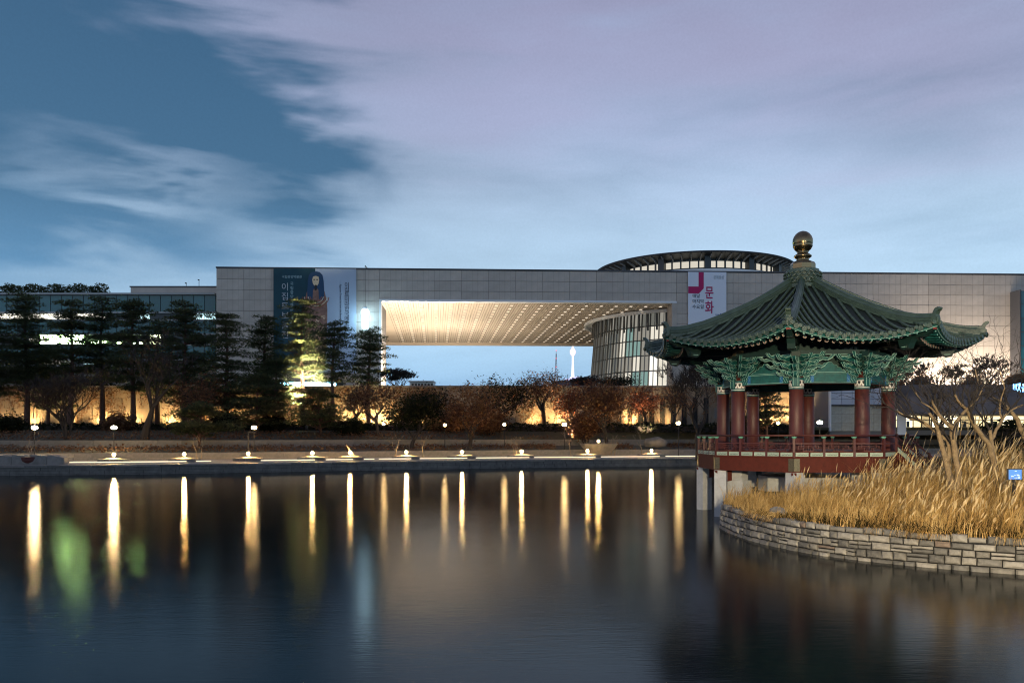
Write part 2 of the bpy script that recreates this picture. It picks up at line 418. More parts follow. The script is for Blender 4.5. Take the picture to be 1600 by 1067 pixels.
# a broad hill far beyond the museum, with the broadcasting tower on it
def hill(name, cx, cy, rx, ry, h, seed, m):
    rnd = random.Random(seed); mb = MB(); nx, ny = 40, 8; vs = []
    ph = [rnd.uniform(0, 6.28) for _ in range(6)]
    for j in range(ny+1):
        for i in range(nx+1):
            u = i/nx*2-1; v = j/ny*2-1
            z = h*math.exp(-((u*u*1.6)**1.5+v*v*3)) + 7*math.sin(u*9+ph[0])*math.exp(-u*u*2)+4*math.sin(u*23+ph[1]+v*3)
            vs.append((cx+u*rx, cy+v*ry, z))
    mb.add(vs, [(j*(nx+1)+i, j*(nx+1)+i+1, (j+1)*(nx+1)+i+1, (j+1)*(nx+1)+i) for j in range(ny) for i in range(nx)])
    return structure(name, mb, m, smooth=True)
hill_m = mat('wooded_hill', (.030, .038, .05), 1, noise=.5, nscale=.01)
hill('hill', 235, 3000, 330, 500, 204, 4, hill_m)
hill('distant_hill', -700, 4200, 1500, 500, 95, 8, hill_m)

# quay wall: big blocks with a coping, each block of the coping a part
def quay():
    t = thing('quay_wall', 'long dark granite quay wall along the far edge of the pond', 'wall')
    pts = [x for x in np.arange(-62, 33, 1.0)]
    body = MB(); 
    xs = [x for x in range(-200, 201, 4)]
    for a, b in zip(xs, xs[1:]): body.add([(a,Yb(a)+.12,-.5),(b,Yb(b)+.12,-.5),(b,Yb(b)+.12,.76),(a,Yb(a)+.12,.76),(a,Yb(a)+.9,.76),(b,Yb(b)+.9,.76)],[(0,1,2,3),(3,2,5,4)])
    obj('wall_body', body, mortar, t)
    rnd = random.Random(3)
    # three courses of face blocks
    for c, (z0, z1) in enumerate(((-.3, .10), (.12, .42), (.44, .745))):
        X = -66.0+rnd.random()
        mbs = MB()
        while X < 40:
            w = rnd.uniform(.9, 1.9); a, b = X+.02, X+w-.02
            ya, yb_ = Yb(a), Yb(b); e = rnd.uniform(0, .05)
            mbs.add([(a,ya-e+.02,z0),(b,yb_-e+.02,z0),(b,yb_+.14,z0),(a,ya+.14,z0),(a,ya-e+.02,z1),(b,yb_-e+.02,z1),(b,yb_+.14,z1),(a,ya+.14,z1)],
                    [(0,1,5,4),(4,5,6,7),(1,2,6,5),(3,0,4,7)])
            X += w
        obj('block_course', mbs, quay_stone, t, kind='stuff')
    X = -66.0
    while X < 40:
        w = 2.0; a, b = X+.012, X+w-.012; ya, yb_ = Yb(a)-.08, Yb(b)-.08
        m_ = MB(); cx = (a+b)/2; cyy = (ya+yb_)/2
        m_.add([(a-cx,ya-cyy,0),(b-cx,yb_-cyy,0),(b-cx,yb_-cyy+.95,0),(a-cx,ya-cyy+.95,0),(a-cx,ya-cyy,.2),(b-cx,yb_-cyy,.2),(b-cx,yb_-cyy+.95,.2),(a-cx,ya-cyy+.95,.2)],
               [(0,3,2,1),(4,5,6,7),(0,1,5,4),(1,2,6,5),(2,3,7,6),(3,0,4,7)])
        obj('coping_stone', m_, granite if rnd.random() < .3 else quay_stone, t, loc=(cx, cyy, .762+rnd.uniform(0, .012)))
        X += w
quay()

def strip_wall(name, label, xs, yfun, z0, z1, thick, m, blk, rows, cat='wall', part='stone', x_parts=None):
    """a wall that follows the bank; its blocks are parts where the photograph shows them"""
    t = thing(name, label, cat)
    body = MB()
    for a, b in zip(xs, xs[1:]):
        za0, za1, zb0, zb1 = z0(a), z1(a), z0(b), z1(b); ya, yb_ = yfun(a), yfun(b)
        body.add([(a,ya+.06,za0),(b,yb_+.06,zb0),(b,yb_+.06,zb1-.03),(a,ya+.06,za1-.03),(a,ya+thick,za1-.03),(b,yb_+thick,zb1-.03),(a,ya+thick,za0),(b,yb_+thick,zb0)],
                 [(0,1,2,3),(3,2,5,4),(4,5,7,6)])
    obj('wall_core', body, joint, t)
    rnd = random.Random(len(label)); meshes = {}
    for r in range(rows):
        X = xs[0]+rnd.random()*blk
        rest = MB()
        while X < xs[-1]-blk:
            w = blk*rnd.uniform(.8, 1.2); a, b = X+.02, X+w-.02
            ya, yb_ = yfun(a), yfun(b); f0, f1 = r/rows, (r+1)/rows
            za, zb = z0(a)+(z1(a)-z0(a))*f0+.015, z0(a)+(z1(a)-z0(a))*f1-.005
            M_ = MB(); e = rnd.uniform(0, .03)
            vs = [(a,ya-e,za),(b,yb_-e,za),(b,yb_+.1,za),(a,ya+.1,za),(a,ya-e,zb),(b,yb_-e,zb),(b,yb_+.1,zb),(a,ya+.1,zb)]
            if r == rows-1: vs = vs[:6]+[(b,yb_+thick,zb),(a,ya+thick,zb)]
            fs = [(0,1,5,4),(4,5,6,7),(1,2,6,5),(3,0,4,7)]
            if x_parts and x_parts[0] < a < x_parts[1]:
                cx, cyy = (a+b)/2, (ya+yb_)/2
                obj(part, MB().add([(p[0]-cx, p[1]-cyy, p[2]-za) for p in vs], fs), m, t, loc=(cx, cyy, za))
            else: rest.add(vs, fs)
            X += w
        if rest.v: obj('block_course', rest, m, t, kind='stuff')
    return t
XS = [x for x in range(-120, 121, 4)]
strip_wall('garden_kerb', 'low pale stone kerb wall behind the lit planters', XS, lambda x: Yb(x)+9.9, lambda x: .9, lambda x: 1.98, .5, granite, 1.9, 2, x_parts=(-60, 26))
strip_wall('garden_wall', 'grey stone garden wall below the clipped hedge', XS, lambda x: Yb(x)+19.9, lambda x: 2.2, lambda x: 3.35, .6, low_stone, 2.3, 2, x_parts=(-62, 26))

# main terrace wall, lit from its foot
def terrace_wall():
    t = thing('terrace_wall', 'long tan terrace wall lit warmly from below', 'wall', (0, WALL_Y, 0))
    b = MB(); b.box((-200, .10, 5), (54, 1.2, 12.02)); obj('wall_core', b, joint, t)
    rnd = random.Random(5)
    cp = MB(); cp.box((-200, -.25, 12.03), (54.1, 1.3, 12.30)); obj('coping', cp, low_stone, t)
    # stone panels; slots of dark glass toward the rotunda end
    slots = [px(x, 640, WALL_Y)[0] for x in range(950, 1120, 17)]
    n = 0; rows = [(5.05, 6.8), (6.83, 8.55), (8.58, 10.3), (10.33, 12.0)]
    unit = {}
    for ri, (z0, z1) in enumerate(rows):
        X = -92.0+(ri % 2)*1.6; stuff = MB()
        X0 = X
        while X < 53:
            w = 3.3; a, c = X+.025, X+w-.025; c = min(c, 53.8)
            hit = [s for s in slots if a-.5 < s < c+.5] if ri < 3 else []
            if not hit:
                key = (ri, round(c-a, 2))
                if key not in unit:
                    u = MB(); u.box((0, 0, 0), (c-a, .12, z1-z0), bev=.02); unit[key] = u.mesh('stone_panel', terrace_stone)
                o = obj('stone_panel', unit[key], parent=t, loc=(a, -.02-rnd.uniform(0, .03), z0)); n += 1
            X += w
    for k, s in enumerate(slots):
        p = MB(); p.box((s+.42, -.12, 5.05), (s+1.42, .12, 10.3), bev=.05); obj('pilaster', p, terrace_stone, t)
        g = MB(); g.box((s-.42, .02, 5.05), (s+.42, .08, 10.25)); obj('window_slot', g, mortar, t)
terrace_wall()

# climbing leaves added on the terrace wall, standing in for mottled plant shadows
def shadow_creeper():
    rnd = random.Random(12); mb = MB(); n = 0
    while n < 15000:
        x = rnd.uniform(-95, 49); z = rnd.uniform(5.1, 12.2)
        g = math.sin(x*.35+1)+.8*math.sin(x*.9+z*.7)+.6*math.sin(x*2.1-z*1.3)+.35*(z-8.5)
        if g < rnd.uniform(-.6, 2.0): continue
        n += 1; s = rnd.uniform(.10, .26); a = rnd.uniform(0, 6.28); y = 139.9-rnd.uniform(.02, .22)
        mb.add([(x, y, z), (x+math.cos(a)*s, y-rnd.uniform(-.05, .1), z+math.sin(a)*s), (x+math.cos(a+1.9)*s, y-rnd.uniform(-.05, .1), z+math.sin(a+1.9)*s)], [(0, 1, 2)])
    for k in range(150):
        x = rnd.uniform(-95, 49); pts = [(x, 139.85, 5.1)]
        for q in range(6): pts.append((pts[-1][0]+rnd.uniform(-.35, .35), 139.82, pts[-1][2]+rnd.uniform(.5, 1.1)))
        mb.tube(pts, [.035-.004*q for q in range(7)], 3, cap=False)
    o = obj('shadow_creeper', mb, M_brown); tag(o, 'withered brown leaves added to mottle the tan terrace wall like plant shadows', 'shadow_creeper', kind='stuff')
shadow_creeper()
# clipped hedge at the foot of the terrace wall, with the strip of lights behind it
def leaf_cloud(mb, rnd, n, fn, size, flat=.5):
    """n small leaf triangles / quads at points given by fn()"""
    for _ in range(n):
        p = fn(); s = size*rnd.uniform(.6, 1.35)
        a = rnd.uniform(0, 6.283); t_ = rnd.uniform(-flat, flat)
        d1 = (math.cos(a)*s, math.sin(a)*s, t_*s); b_ = a+rnd.uniform(1.2, 2.4)
        d2 = (math.cos(b_)*s*.8, math.sin(b_)*s*.8, rnd.uniform(-flat, flat)*s)
        mb.add([p, (p[0]+d1[0], p[1]+d1[1], p[2]+d1[2]), (p[0]+d2[0], p[1]+d2[1], p[2]+d2[2]+rnd.uniform(-.3, .3)*s)], [(0, 1, 2)])
def hedge(name, label, x0, x1, y, z0, z1, depth, m, n, seed, size=.35):
    rnd = random.Random(seed); t = thing(name, label, 'hedge', (0, 0, 0))
    core = MB(); core.box((x0, y, z0), (x1, y+depth*.8, z1-.25)); obj('branches', core, bark, t)
    mb = MB()
    def fn():
        x = rnd.uniform(x0, x1); f = rnd.random()
        zz = z1+.12*math.sin(x*1.3)+.1*math.sin(x*3.7)
        if f < .5: return (x, y-.15+rnd.uniform(-.15, .2), rnd.uniform(z0, zz))
        return (x, rnd.uniform(y-.1, y+depth), zz+rnd.uniform(-.2, .12))
    leaf_cloud(mb, rnd, n, fn, size, .9); obj('foliage', mb, m, t, kind='stuff')
hedge('hedge', 'long dark clipped hedge at the foot of the tan terrace wall', -100, 46, 127.2, 4.4, 5.55, 1.6, M_dark, 9000, 1)
# ------------------------------------------------------------------ museum
FA = .0438
def fu(x, y0=190.0):
    t = (x-800)/F; X = y0*t/(1-FA*t); return X/math.cos(FA)
def fz(x, y):
    X = fu(x); return EYE+(HOR-y)*(190+FA*X)/F
ZT = 41.55
museum = thing('museum_building', 'vast limestone museum with a huge rectangular opening under a lit soffit', 'museum', (0, 190, 0), FA)
def museum_shell():
    b = MB()
    uL, u0, u1, uR = fu(338), fu(593), fu(1057), 200
    zs = 34.35
    b.box((uL, .3, 8), (u0, 14, ZT-.05)); b.box((u1, .3, 8), (uR, 5.5, ZT-.05)); b.box((96, 5.5, 8), (uR, 60, ZT-.1))
    b.box((u0, .3, zs+.1), (u1, 1.6, ZT-.05))
    obj('wall', b, joint, museum)
    b = MB()      # roof plate over the opening, with the back fascia
    b.slab([(u0-.3, 1.6), (70, 1.6), (66, 84), (u0-9, 84)], zs+.45, ZT-.3); obj('roof', b, soffm, museum)
    b = MB(); b.slab([(u0-8.4, 84.02), (66, 84.02), (66, 84.8), (u0-8.4, 84.8)], zs-.9, ZT-1); obj('back_fascia', b, soffm, museum)
    # slanting side wall of the opening, with its dark slot
    b = MB(); b.slab([(u0-1.2, 1.62), (u0-.02, 1.62), (u0-8.1, 84), (u0-9.6, 84)], 10, zs+.4); obj('side_wall', b, soffm, museum)
    b = MB(); b.slab([(u0-.9, 14), (u0-1.2, 14), (u0-4.8, 52), (u0-4.6, 52)], 22, 31.5); obj('wall_slot', b, steel, museum)
    # bright frame round the opening
    b = MB(); b.box((u0-.02, -.30, zs-.02), (u1-.0, 1.6, zs+.42)); obj('opening_frame', b, white_paint, museum)
    b = MB(); b.box((u0-.02, -.30, 12), (u0+.42, 1.6, zs-.04)); obj('opening_frame', b, white_paint, museum)
    b = MB(); b.box((u1-1.1, -.28, 12), (u1-.02, 4.5, zs-.04)); obj('opening_frame', b, limestone, museum)
    b = MB(); b.box((uL-.1, -.15, ZT-.02), (uR, 1.6, ZT+.28)); obj('roof_edge', b, coping, museum)
    # stone panels
    rnd = random.Random(11); cache = {}
    def panels(a, c, ncol, z0, nrow, h):
        w = (c-a)/ncol
        for i in range(ncol):
            for r in range(nrow):
                zt = ZT-.08-r*h; k = (round(w, 3), round(h, 3))
                if k not in cache:
                    m_ = MB(); m_.box((.03, 0, .03), (w-.03, .3, h-.03)); 
                    for q_ in (.2, .4, .6, .8): m_.box((w*q_-.013, -.010, .05), (w*q_+.013, .0, h-.05))
                    # fine half joint, drawn as a shallow groove strip
                    m_.m = [0]*6+[1]*24; cache[k] = m_.mesh('stone_panel', [limestone, joint])
                obj('stone_panel', cache[k], parent=museum, loc=(a+i*w, rnd.uniform(-.015, .015), zt-h))
    panels(uL, u0, 6, 0, 12, 2.38)
    panels(u0, u1, 11, 0, 3, 2.38)
    panels(u1, u1+6.6*13, 13, 0, 12, 2.38)
museum_shell()

def soffit():
    zs = 34.35; sh = -.0485; n = 26; u_a = fu(593)+.4; w = (fu(1057)+24-u_a)/n
    lit = glow('downlight_glow', (1.0, .86, .68), 1.25)
    pl = MB(); D = 82.3
    pl.slab([(.06, 0), (w-.06, 0), (w-.06+sh*D, D), (.06+sh*D, D)], 0, .3)
    for k in (.18, .34, .66, .82):
        pl.cur = 1; pl.slab([(w*k-.06, 0), (w*k+.06, 0), (w*k+.06+sh*D, D), (w*k-.06+sh*D, D)], -.03, -.004); pl.cur = 0
    me = pl.mesh('soffit_panel', [soffm, soff_gap])
    dl = MB()
    for j in range(17):
        v = 3+j*4.75
        for q in (.5,): dl.box((w*q-.33+sh*v, v, -.07), (w*q+.33+sh*v, v+.75, -.052))
    me2 = dl.mesh('downlight_row', lit)
    for i in range(n):
        a = u_a+i*w
        obj('soffit_panel', me, parent=museum, loc=(a, 1.65, zs))
        if i % 1 == 0 and i < 24: obj('downlight_row', me2, parent=museum, loc=(a, 1.65, zs), kind='stuff')
    # wide corner filling the wedge beside the slanting wall
    b = MB(); b.slab([(u_a-.6, 1.66), (u_a+.05, 1.66), (u_a+.05+sh*D, 84), (u_a-8.4, 84)], zs+.02, zs+.3); obj('soffit_edge', b, soffm, museum)
soffit()

def rotunda():
    cx, cy_ = 49.0, 225.0
    t = thing('rotunda', 'round glass rotunda with overhanging disc roof rising behind the museum', 'rotunda', (cx, cy_, 0))
    bronze = mat('bronze_mullion', (.16, .15, .13), .5)
    def rad(z): return 28.0-(z-12)*.085
    # inner core, floors
    cols = [glow('drum_pane_dim', (.62, .62, .54), .24), glow('drum_pane_teal', (.42, .66, .60), .55), glow('drum_pane_warm', (1, .93, .78), .85),
            glow('drum_pane_grey', (.72, .68, .58), .42), glow('drum_pane_bright', (1, .96, .86), 1.2)]
    rnd = random.Random(21); rows = [12.0, 15.8, 19.6, 23.4, 27.2, 30.6, 34.2]; step = 5.0; cache = {}
    a = 165.0
    while a < 276:
        for r, (z0, z1) in enumerate(zip(rows, rows[1:])):
            aa0, aa1 = R(a+.25), R(a+step-.25)
            m_ = MB(); r0, r1 = rad(z0)-.12, rad(z1)-.12
            m_.quad((r0*math.cos(aa0), r0*math.sin(aa0), z0+.12), (r0*math.cos(aa1), r0*math.sin(aa1), z0+.12), (r1*math.cos(aa1), r1*math.sin(aa1), z1-.12), (r1*math.cos(aa0), r1*math.sin(aa0), z1-.12))
            if r >= 5: c = cols[3] if rnd.random() < .8 else cols[0]
            elif a < 190: c = cols[0] if rnd.random() < .75 else cols[3]
            elif a < 212: c = rnd.choice((cols[0], cols[3], cols[3]))
            elif a < 232: c = rnd.choice((cols[1], cols[3], cols[3], cols[2]))
            else: c = cols[2] if rnd.random() < .65 else cols[4]
            obj('pane', m_, c, t)
        for q, wd in ((a, .10), (a+step*.5, .045)):
            b = MB(); qa = R(q); u_ = (math.cos(qa), math.sin(qa)); n_ = (-u_[1], u_[0])
            prof = [(rad(z), z) for z in (11.8, 34.3)]
            for (ra, za), (rb, zb) in zip(prof, prof[1:]):
                P_ = []
                for rr, z in ((ra, za), (rb, zb)):
                    for s_, o in ((-1, -.1), (1, -.1), (1, .32), (-1, .32)):
                        P_.append((u_[0]*(rr+o)+n_[0]*wd*s_, u_[1]*(rr+o)+n_[1]*wd*s_, z))
                b.add(P_, [(0,1,5,4),(1,2,6,5),(2,3,7,6),(3,0,4,7)])
            obj('mullion', b, grey_steel if wd < .1 else bronze, t)
        a += step
    for z in rows:
        b = MB(); b.lathe([(rad(z)-.1, z-.13), (rad(z)+.22, z-.13), (rad(z)+.22, z+.13), (rad(z)-.1, z+.13)], 72, a0=R(150), a1=R(290)); obj('transom', b, steel, t)
    # dark fins of the upper band
    for a in np.arange(168, 274, 5.0):
        b = MB(); b.box((27.0, -.24, 29.5), (27.15, .24, 34.2), Rz(R(a+1.2))); obj('dark_fin', b, steel, t)
    # core wall behind the glass so that nothing shows through, collar where it meets the soffit
    b = MB(); b.lathe([(25, 8), (25, 44)], 48); obj('core_wall', b, white_paint, t)
    b = MB(); b.lathe([(27.3, 34.1), (29.4, 34.1), (29.4, 33.3), (28.9, 33.3), (28.9, 33.9), (27.3, 33.9)], 90); obj('collar', b, white_paint, t)
    # clerestory and roof disc
    bright = glow('clerestory_glow', (1, .93, .78), .7)
    for a in np.arange(180, 360, 5.4):
        for z0, z1 in ((41.0, 44.4), (44.7, 46.3)):
            m_ = MB(); c0, c1 = R(a+.5), R(a+4.9); r_ = 22.6
            m_.quad((r_*math.cos(c0), r_*math.sin(c0), z0), (r_*math.cos(c1), r_*math.sin(c1), z0), (r_*math.cos(c1), r_*math.sin(c1), z1), (r_*math.cos(c0), r_*math.sin(c0), z1))
            obj('clerestory_pane', m_, bright, t)
        b = MB(); b.box((22.5, -.16, 41), (22.95, .16, 47.0), Rz(R(a))); obj('clerestory_post', b, steel, t)
    for a in np.arange(185, 360, 27.0):
        b = MB(); b.box((22.4, -.75, 41), (24.2, .75, 47.3), Rz(R(a))); obj('roof_pier', b, steel, t)
    b = MB(); b.lathe([(22.5, 44.35), (22.95, 44.35), (22.95, 44.7), (22.5, 44.7)], 90); obj('transom', b, steel, t)
    b = MB(); b.lathe([(22.0, 41), (22.0, 47)], 60); obj('inner_wall', b, white_paint, t)
    b = MB(); b.lathe([(0, 48.9), (20, 48.7), (26.2, 48.15), (26.5, 47.95), (26.4, 47.7), (22.3, 46.9), (22.3, 46.5)], 110); obj('roof_disc', b, steel, t)
    for a in np.arange(181, 360, 5.4):
        b = MB(); b.add([(22.9, -.09, 46.3), (22.9, .09, 46.3), (25.9, .09, 47.4), (25.9, -.09, 47.4), (22.9, -.09, 46.9), (22.9, .09, 46.9), (25.9, .09, 47.75), (25.9, -.09, 47.75)],
                        [(0,1,2,3),(0,4,5,1),(0,3,7,4),(1,5,6,2)], Rz(R(a))); obj('roof_rib', b, grey_steel, t)
rotunda()

def glass_wing():
    Y = 196.0
    t = thing('glass_wing', 'low teal glass wing with lit office strips behind the pines', 'building', (0, Y, 0))
    xr = px(338, 0, Y)[0]-.3
    b = MB(); b.box((-240, .6, 6), (xr, 50, 37.0)); obj('wall', b, steel, t)
    b = MB(); b.box((-240, -.3, 37.02), (xr, 2, 37.45)); obj('roof_edge', b, grey_steel, t)
    b = MB(); b.box((px(195, 0, Y)[0], 3, 37.46), (xr+3, 30, 39.35)); obj('roof_block', b, limestone, t)
    b = MB(); b.box((px(195, 0, Y)[0]-.2, 2.8, 39.36), (xr+3, 30.2, 39.6)); obj('roof_block_edge', b, coping, t)
    zz = lambda y: EYE+(HOR-y)*Y/F
    bands = [(461, 489), (500, 521), (539, 560)]
    lit_w = glow('office_warm', (1, .95, .80), 1.6); lit_y = glow('office_yellow_green', (.60, 1.0, .34), 150); lit_g = glow('office_pale_green', (.9, 1.0, .6), 7); lit_c = glow('office_cool', (.62, .95, 1.0), 1.7); lit_d = glow('office_dim', (.75, .85, .75), .35)
    w = 2.6; X = xr-w; cache = {}
    rnd = random.Random(8)
    while X > -140:
        for y0, y1 in bands:
            key = (y0)
            if key not in cache:
                m_ = MB(); m_.box((.07, 0, 0), (w-.07, .1, zz(y0)-zz(y1)-.1)); cache[key] = m_.mesh('pane', glass_teal)
            obj('pane', cache[key], parent=t, loc=(X, .4, zz(y1)))
        pxx = (X+w/2)*F/Y+800
        for (y0, y1, rngs) in ((490, 498.5, ((-200, 100, lit_w), (100, 160, lit_w), (218, 232, lit_c), (300, 338, lit_c))),
                               (522.5, 537, ((60, 122, lit_y), (226, 250, lit_g), (262, 272, lit_g))),
                               (563, 569, ((60, 86, lit_w), (95, 108, lit_d), (130, 150, lit_c)))):
            for a, c, mm in rngs:
                if a <= pxx <= c:
                    m_ = MB(); m_.box((.05, .02, 0), (w-.05, .1, zz(y0)-zz(y1))); obj('lit_window', m_, mm, t, loc=(X, .4, zz(y1)))
        X -= w
    for y in (487.5, 499.5, 521.5, 538, 561, 571):
        b = MB(); b.box((-140, .1, zz(y)-.25), (xr, .6, zz(y)+.1)); obj('floor_edge', b, grey_steel, t)
    b = MB(); b.box((-140, .2, 6), (xr, .6, zz(572))); obj('base_wall', b, low_stone, t)
    # thin lit strip windows seen between the pine crowns
    for x0, x1, y0, y1 in ((125, 165, 533, 536.5), (182, 190, 534, 537), (205, 222, 534.5, 537), (45, 75, 529, 533)):
        b = MB(); b.box((px(x0,0,Y)[0], .30, zz(y1)), (px(x1,0,Y)[0], .42, zz(y0))); obj('strip_light', b, lit_y if x0 > 100 else lit_w, t)
    b = MB(); b.box((px(62,0,Y)[0], .28, zz(570)), (px(62,0,Y)[0]+.5, .42, zz(558))); obj('strip_light', b, lit_w, t)
    for x, h in ((291, 2.2), (311, 3.0)):
        m_ = MB(); m_.tube([(0,0,0),(0,0,h)], .07, 6); m_.box((-.3,-.1,h-.1),(.1,.1,h+.15))
        o = obj('antenna_mast', m_, steel, loc=(px(x,0,Y+10)[0], Y+10, 39.36))
        tag(o, 'short thin antenna mast on the grey roof block' if h < 2.5 else 'taller antenna mast on the grey roof block nearest the limestone facade', 'antenna')
glass_wing()
# the teal glass bay that stands before the far wing
def glass_bay():
    t = thing('glass_bay', 'dark teal glass stair bay standing out of the limestone wall', 'stair bay', (0, 190, 0), FA)
    u0 = fu(1580); z1, z0 = fz(1580, 458), 11.9
    b = MB(); b.box((u0, -3.2, z0), (u0+16, .2, z1)); obj('frame', b, steel, t)
    b = MB(); b.box((u0-.25, -3.5, z0), (u0, .2, z1+.2)); obj('edge_fin', b, coping, t)
    h = (z1-z0)/8
    for i in range(6):
        for k in range(8):
            m_ = MB(); m_.box((u0+.2+i*2.6, -3.32, z0+k*h+.08), (u0+2.65+i*2.6, -3.22, z0+(k+1)*h-.08)); obj('pane', m_, glass_teal, t)
glass_bay()

# rooftop planting of the glass wing
def shrub_mesh(seed, w, h, n, m, size=.4):
    rnd = random.Random(seed); mb = MB()
    for _ in range(3):
        a = rnd.uniform(0, 6.28); mb.tube([(0,0,0),(math.cos(a)*w*.2, math.sin(a)*w*.2, h*.7)], [.08,.03], 4)
    ns = len(mb.f)
    def fn():
        a = rnd.uniform(0, 6.28); u = rnd.random()**.5; z = rnd.uniform(.15, 1)
        r = w*.5*u*(1.1-.5*abs(z-.5)*1.6)
        return (math.cos(a)*r, math.sin(a)*r, z*h)
    leaf_cloud(mb, rnd, n, fn, size, .8)
    mb.m = [0]*ns+[1]*(len(mb.f)-ns)
    return mb.mesh('rooftop_shrub', [bark, m])
sm = [shrub_mesh(s, 3.4, 3.2, 330, M_pine, .45) for s in (1, 2, 3)]
for i in range(15):
    x = 4+i*11.0
    o = obj('rooftop_shrub', sm[i % 3], loc=(px(x, 0, 200)[0], 200+.4*math.sin(i*2), 37.0), rotz=i*1.3)
    o.scale = (1, 1, .92+.12*math.sin(i*1.9))
    tag(o, 'dark evergreen shrub in the planted row on the glass wing roof', 'shrub', 'evergreen shrubs on the glass wing roof')

# ---------------- banners
def banner(name, label, x0, x1, zb, m, v=-.42):
    u0, u1 = fu(x0), fu(x1)
    t = thing(name, label, 'banner', (0, 190, 0), FA)
    b = MB(); b.box((u0, v, zb), (u1, v+.12, ZT-.05)); obj('sheet', b, m, t)
    return t, u0, u1, v
bt = mat('banner_teal', (.010, .060, .082), .8, noise=.3, nscale=.15)
bp_ = mat('banner_pale_blue', (.40, .48, .58), .8, noise=.08, nscale=.1)
bw = mat('banner_white', (.66, .70, .76), .8)
ink = mat('dark_ink', (.05, .06, .08), .8); ink_l = mat('pale_ink', (.35, .50, .52), .8); ink_g = mat('silver_ink', (.40, .44, .46), .8)
mag = mat('magenta_ink', (.40, .012, .10), .8); navy = mat('navy_ink', (.03, .10, .28), .8)
coffin_g = mat('coffin_brown', (.36, .20, .14), .8, noise=.6, nscale=1.6, col2=(.12, .06, .05)); coffin_b = mat('coffin_blue', (.02, .06, .12), .8); coffin_c = mat('coffin_cream', (.70, .54, .34), .8)
def put(me, parent, u, v, z, sx=1.0):
    o = obj('lettering', me, parent=parent); o.rotation_euler = (R(90), 0, 0); o.location = (u, v, z); o.scale = (sx, 1, 1); return o
# paired exhibition banner
t1, u0, u1, v = banner('banner', 'dark teal exhibition banner with vertical silver Korean lettering', 428, 493, 18, bt)
for k, ch in enumerate('이집트보물전'):
    put(text_mesh(ch, 1.9, ink_g, .02), t1, fu(440), v-.04, ZT-4.9-k*2.15)
for k, ch in enumerate('국립중앙박물관특별전'):
    put(text_mesh(ch, .85, ink_l, .02), t1, fu(454), v-.04, ZT-3.8-k*.98)
put(text_mesh('국립중앙박물관', .7, ink_l, .02), t1, fu(441), v-.04, ZT-2.2)
t2, u0, u1, v = banner('banner', 'pale blue banner with a painted coffin figure and thin vertical text', 493.3, 557, 18, bp_)
for k, ch in enumerate('이집트미라한국에오다'):
    put(text_mesh(ch, 1.25, ink, .02), t2, fu(538.5), v-.04, ZT-4.1-k*1.08)
o = obj('lettering', text_mesh('Egyptian Treasures from the Brooklyn Museum', .55, ink, .02), parent=t2); o.rotation_euler = (R(90), R(90), 0); o.location = (fu(531.5), v-.04, ZT-3.6)
# generic painted coffin, printed across both sheets: flat shapes in shallow layers
def flat(parent, name, poly, m, v, cu, ct):
    b = MB(); n = len(poly)
    P_ = [(cu+x, v, ct-z) for x, z in poly]+[(cu+x, v+.02, ct-z) for x, z in poly]
    b.add(P_, [tuple(range(n)), tuple(range(2*n-1, n-1, -1))]+[(i, i+n, (i+1) % n+n, (i+1) % n) for i in range(n)])
    return obj(name, b, m, parent)
cu, ct = fu(494), ZT-.7
def sym(half): return half+[(-x, z) for x, z in reversed(half)]
body = sym([(0, 2.2), (1.4, 3.2), (2.0, 4.6), (2.4, 6.2), (2.6, 8.5), (2.55, 12), (2.3, 17), (2.0, 22)])
flat(t2, 'figure_body', body, coffin_g, v-.05, cu, ct)
flat(t2, 'figure_wig', sym([(0, 0), (.9, .15), (1.5, .8), (1.75, 2), (1.9, 4.5), (1.85, 6.4), (.75, 6.4), (.6, 4.2), (.45, 3.9)]), coffin_b, v-.08, cu, ct)
flat(t2, 'figure_face', sym([(0, 1.0), (.6, 1.15), (.78, 1.9), (.65, 2.7), (.3, 3.25), (0, 3.35)]), coffin_c, v-.11, cu, ct)
flat(t2, 'figure_beard', sym([(0, 3.0), (.28, 3.1), (.25, 4.1), (0, 4.3)]), black_p, v-.12, cu, ct)
flat(t2, 'figure_eye', [(-.5, 1.75), (-.15, 1.75), (-.15, 1.95), (-.5, 1.95)], black_p, v-.135, cu, ct)
flat(t2, 'figure_eye', [(.15, 1.75), (.5, 1.75), (.5, 1.95), (.15, 1.95)], black_p, v-.135, cu, ct)
for k in range(5):
    r = 1.2+.42*k; pts = [(r*math.sin(a)*1.0, 5.6+r*.85*math.cos(a)) for a in np.linspace(-1.5, 1.5, 17)]
    pts2 = [((r+.16)*math.sin(a), 5.6+(r+.16)*.85*math.cos(a)) for a in np.linspace(1.5, -1.5, 17)]
    flat(t2, 'collar_band', pts+pts2, coffin_c if k % 2 else mat('collar_rust', (.30, .10, .05), .8), v-.09-.003*k, cu, ct)
rnd = random.Random(4); mb = MB()
for k in range(90):
    z = rnd.uniform(10.0, 20.5); x = rnd.uniform(-2.2, 2.2); s = rnd.uniform(.08, .26)
    mb.box((cu+x-s, v-.075, ct-z-.1), (cu+x+s, v-.055, ct-z+.08))
obj('figure_glyphs', mb, coffin_c, t2, kind='stuff')
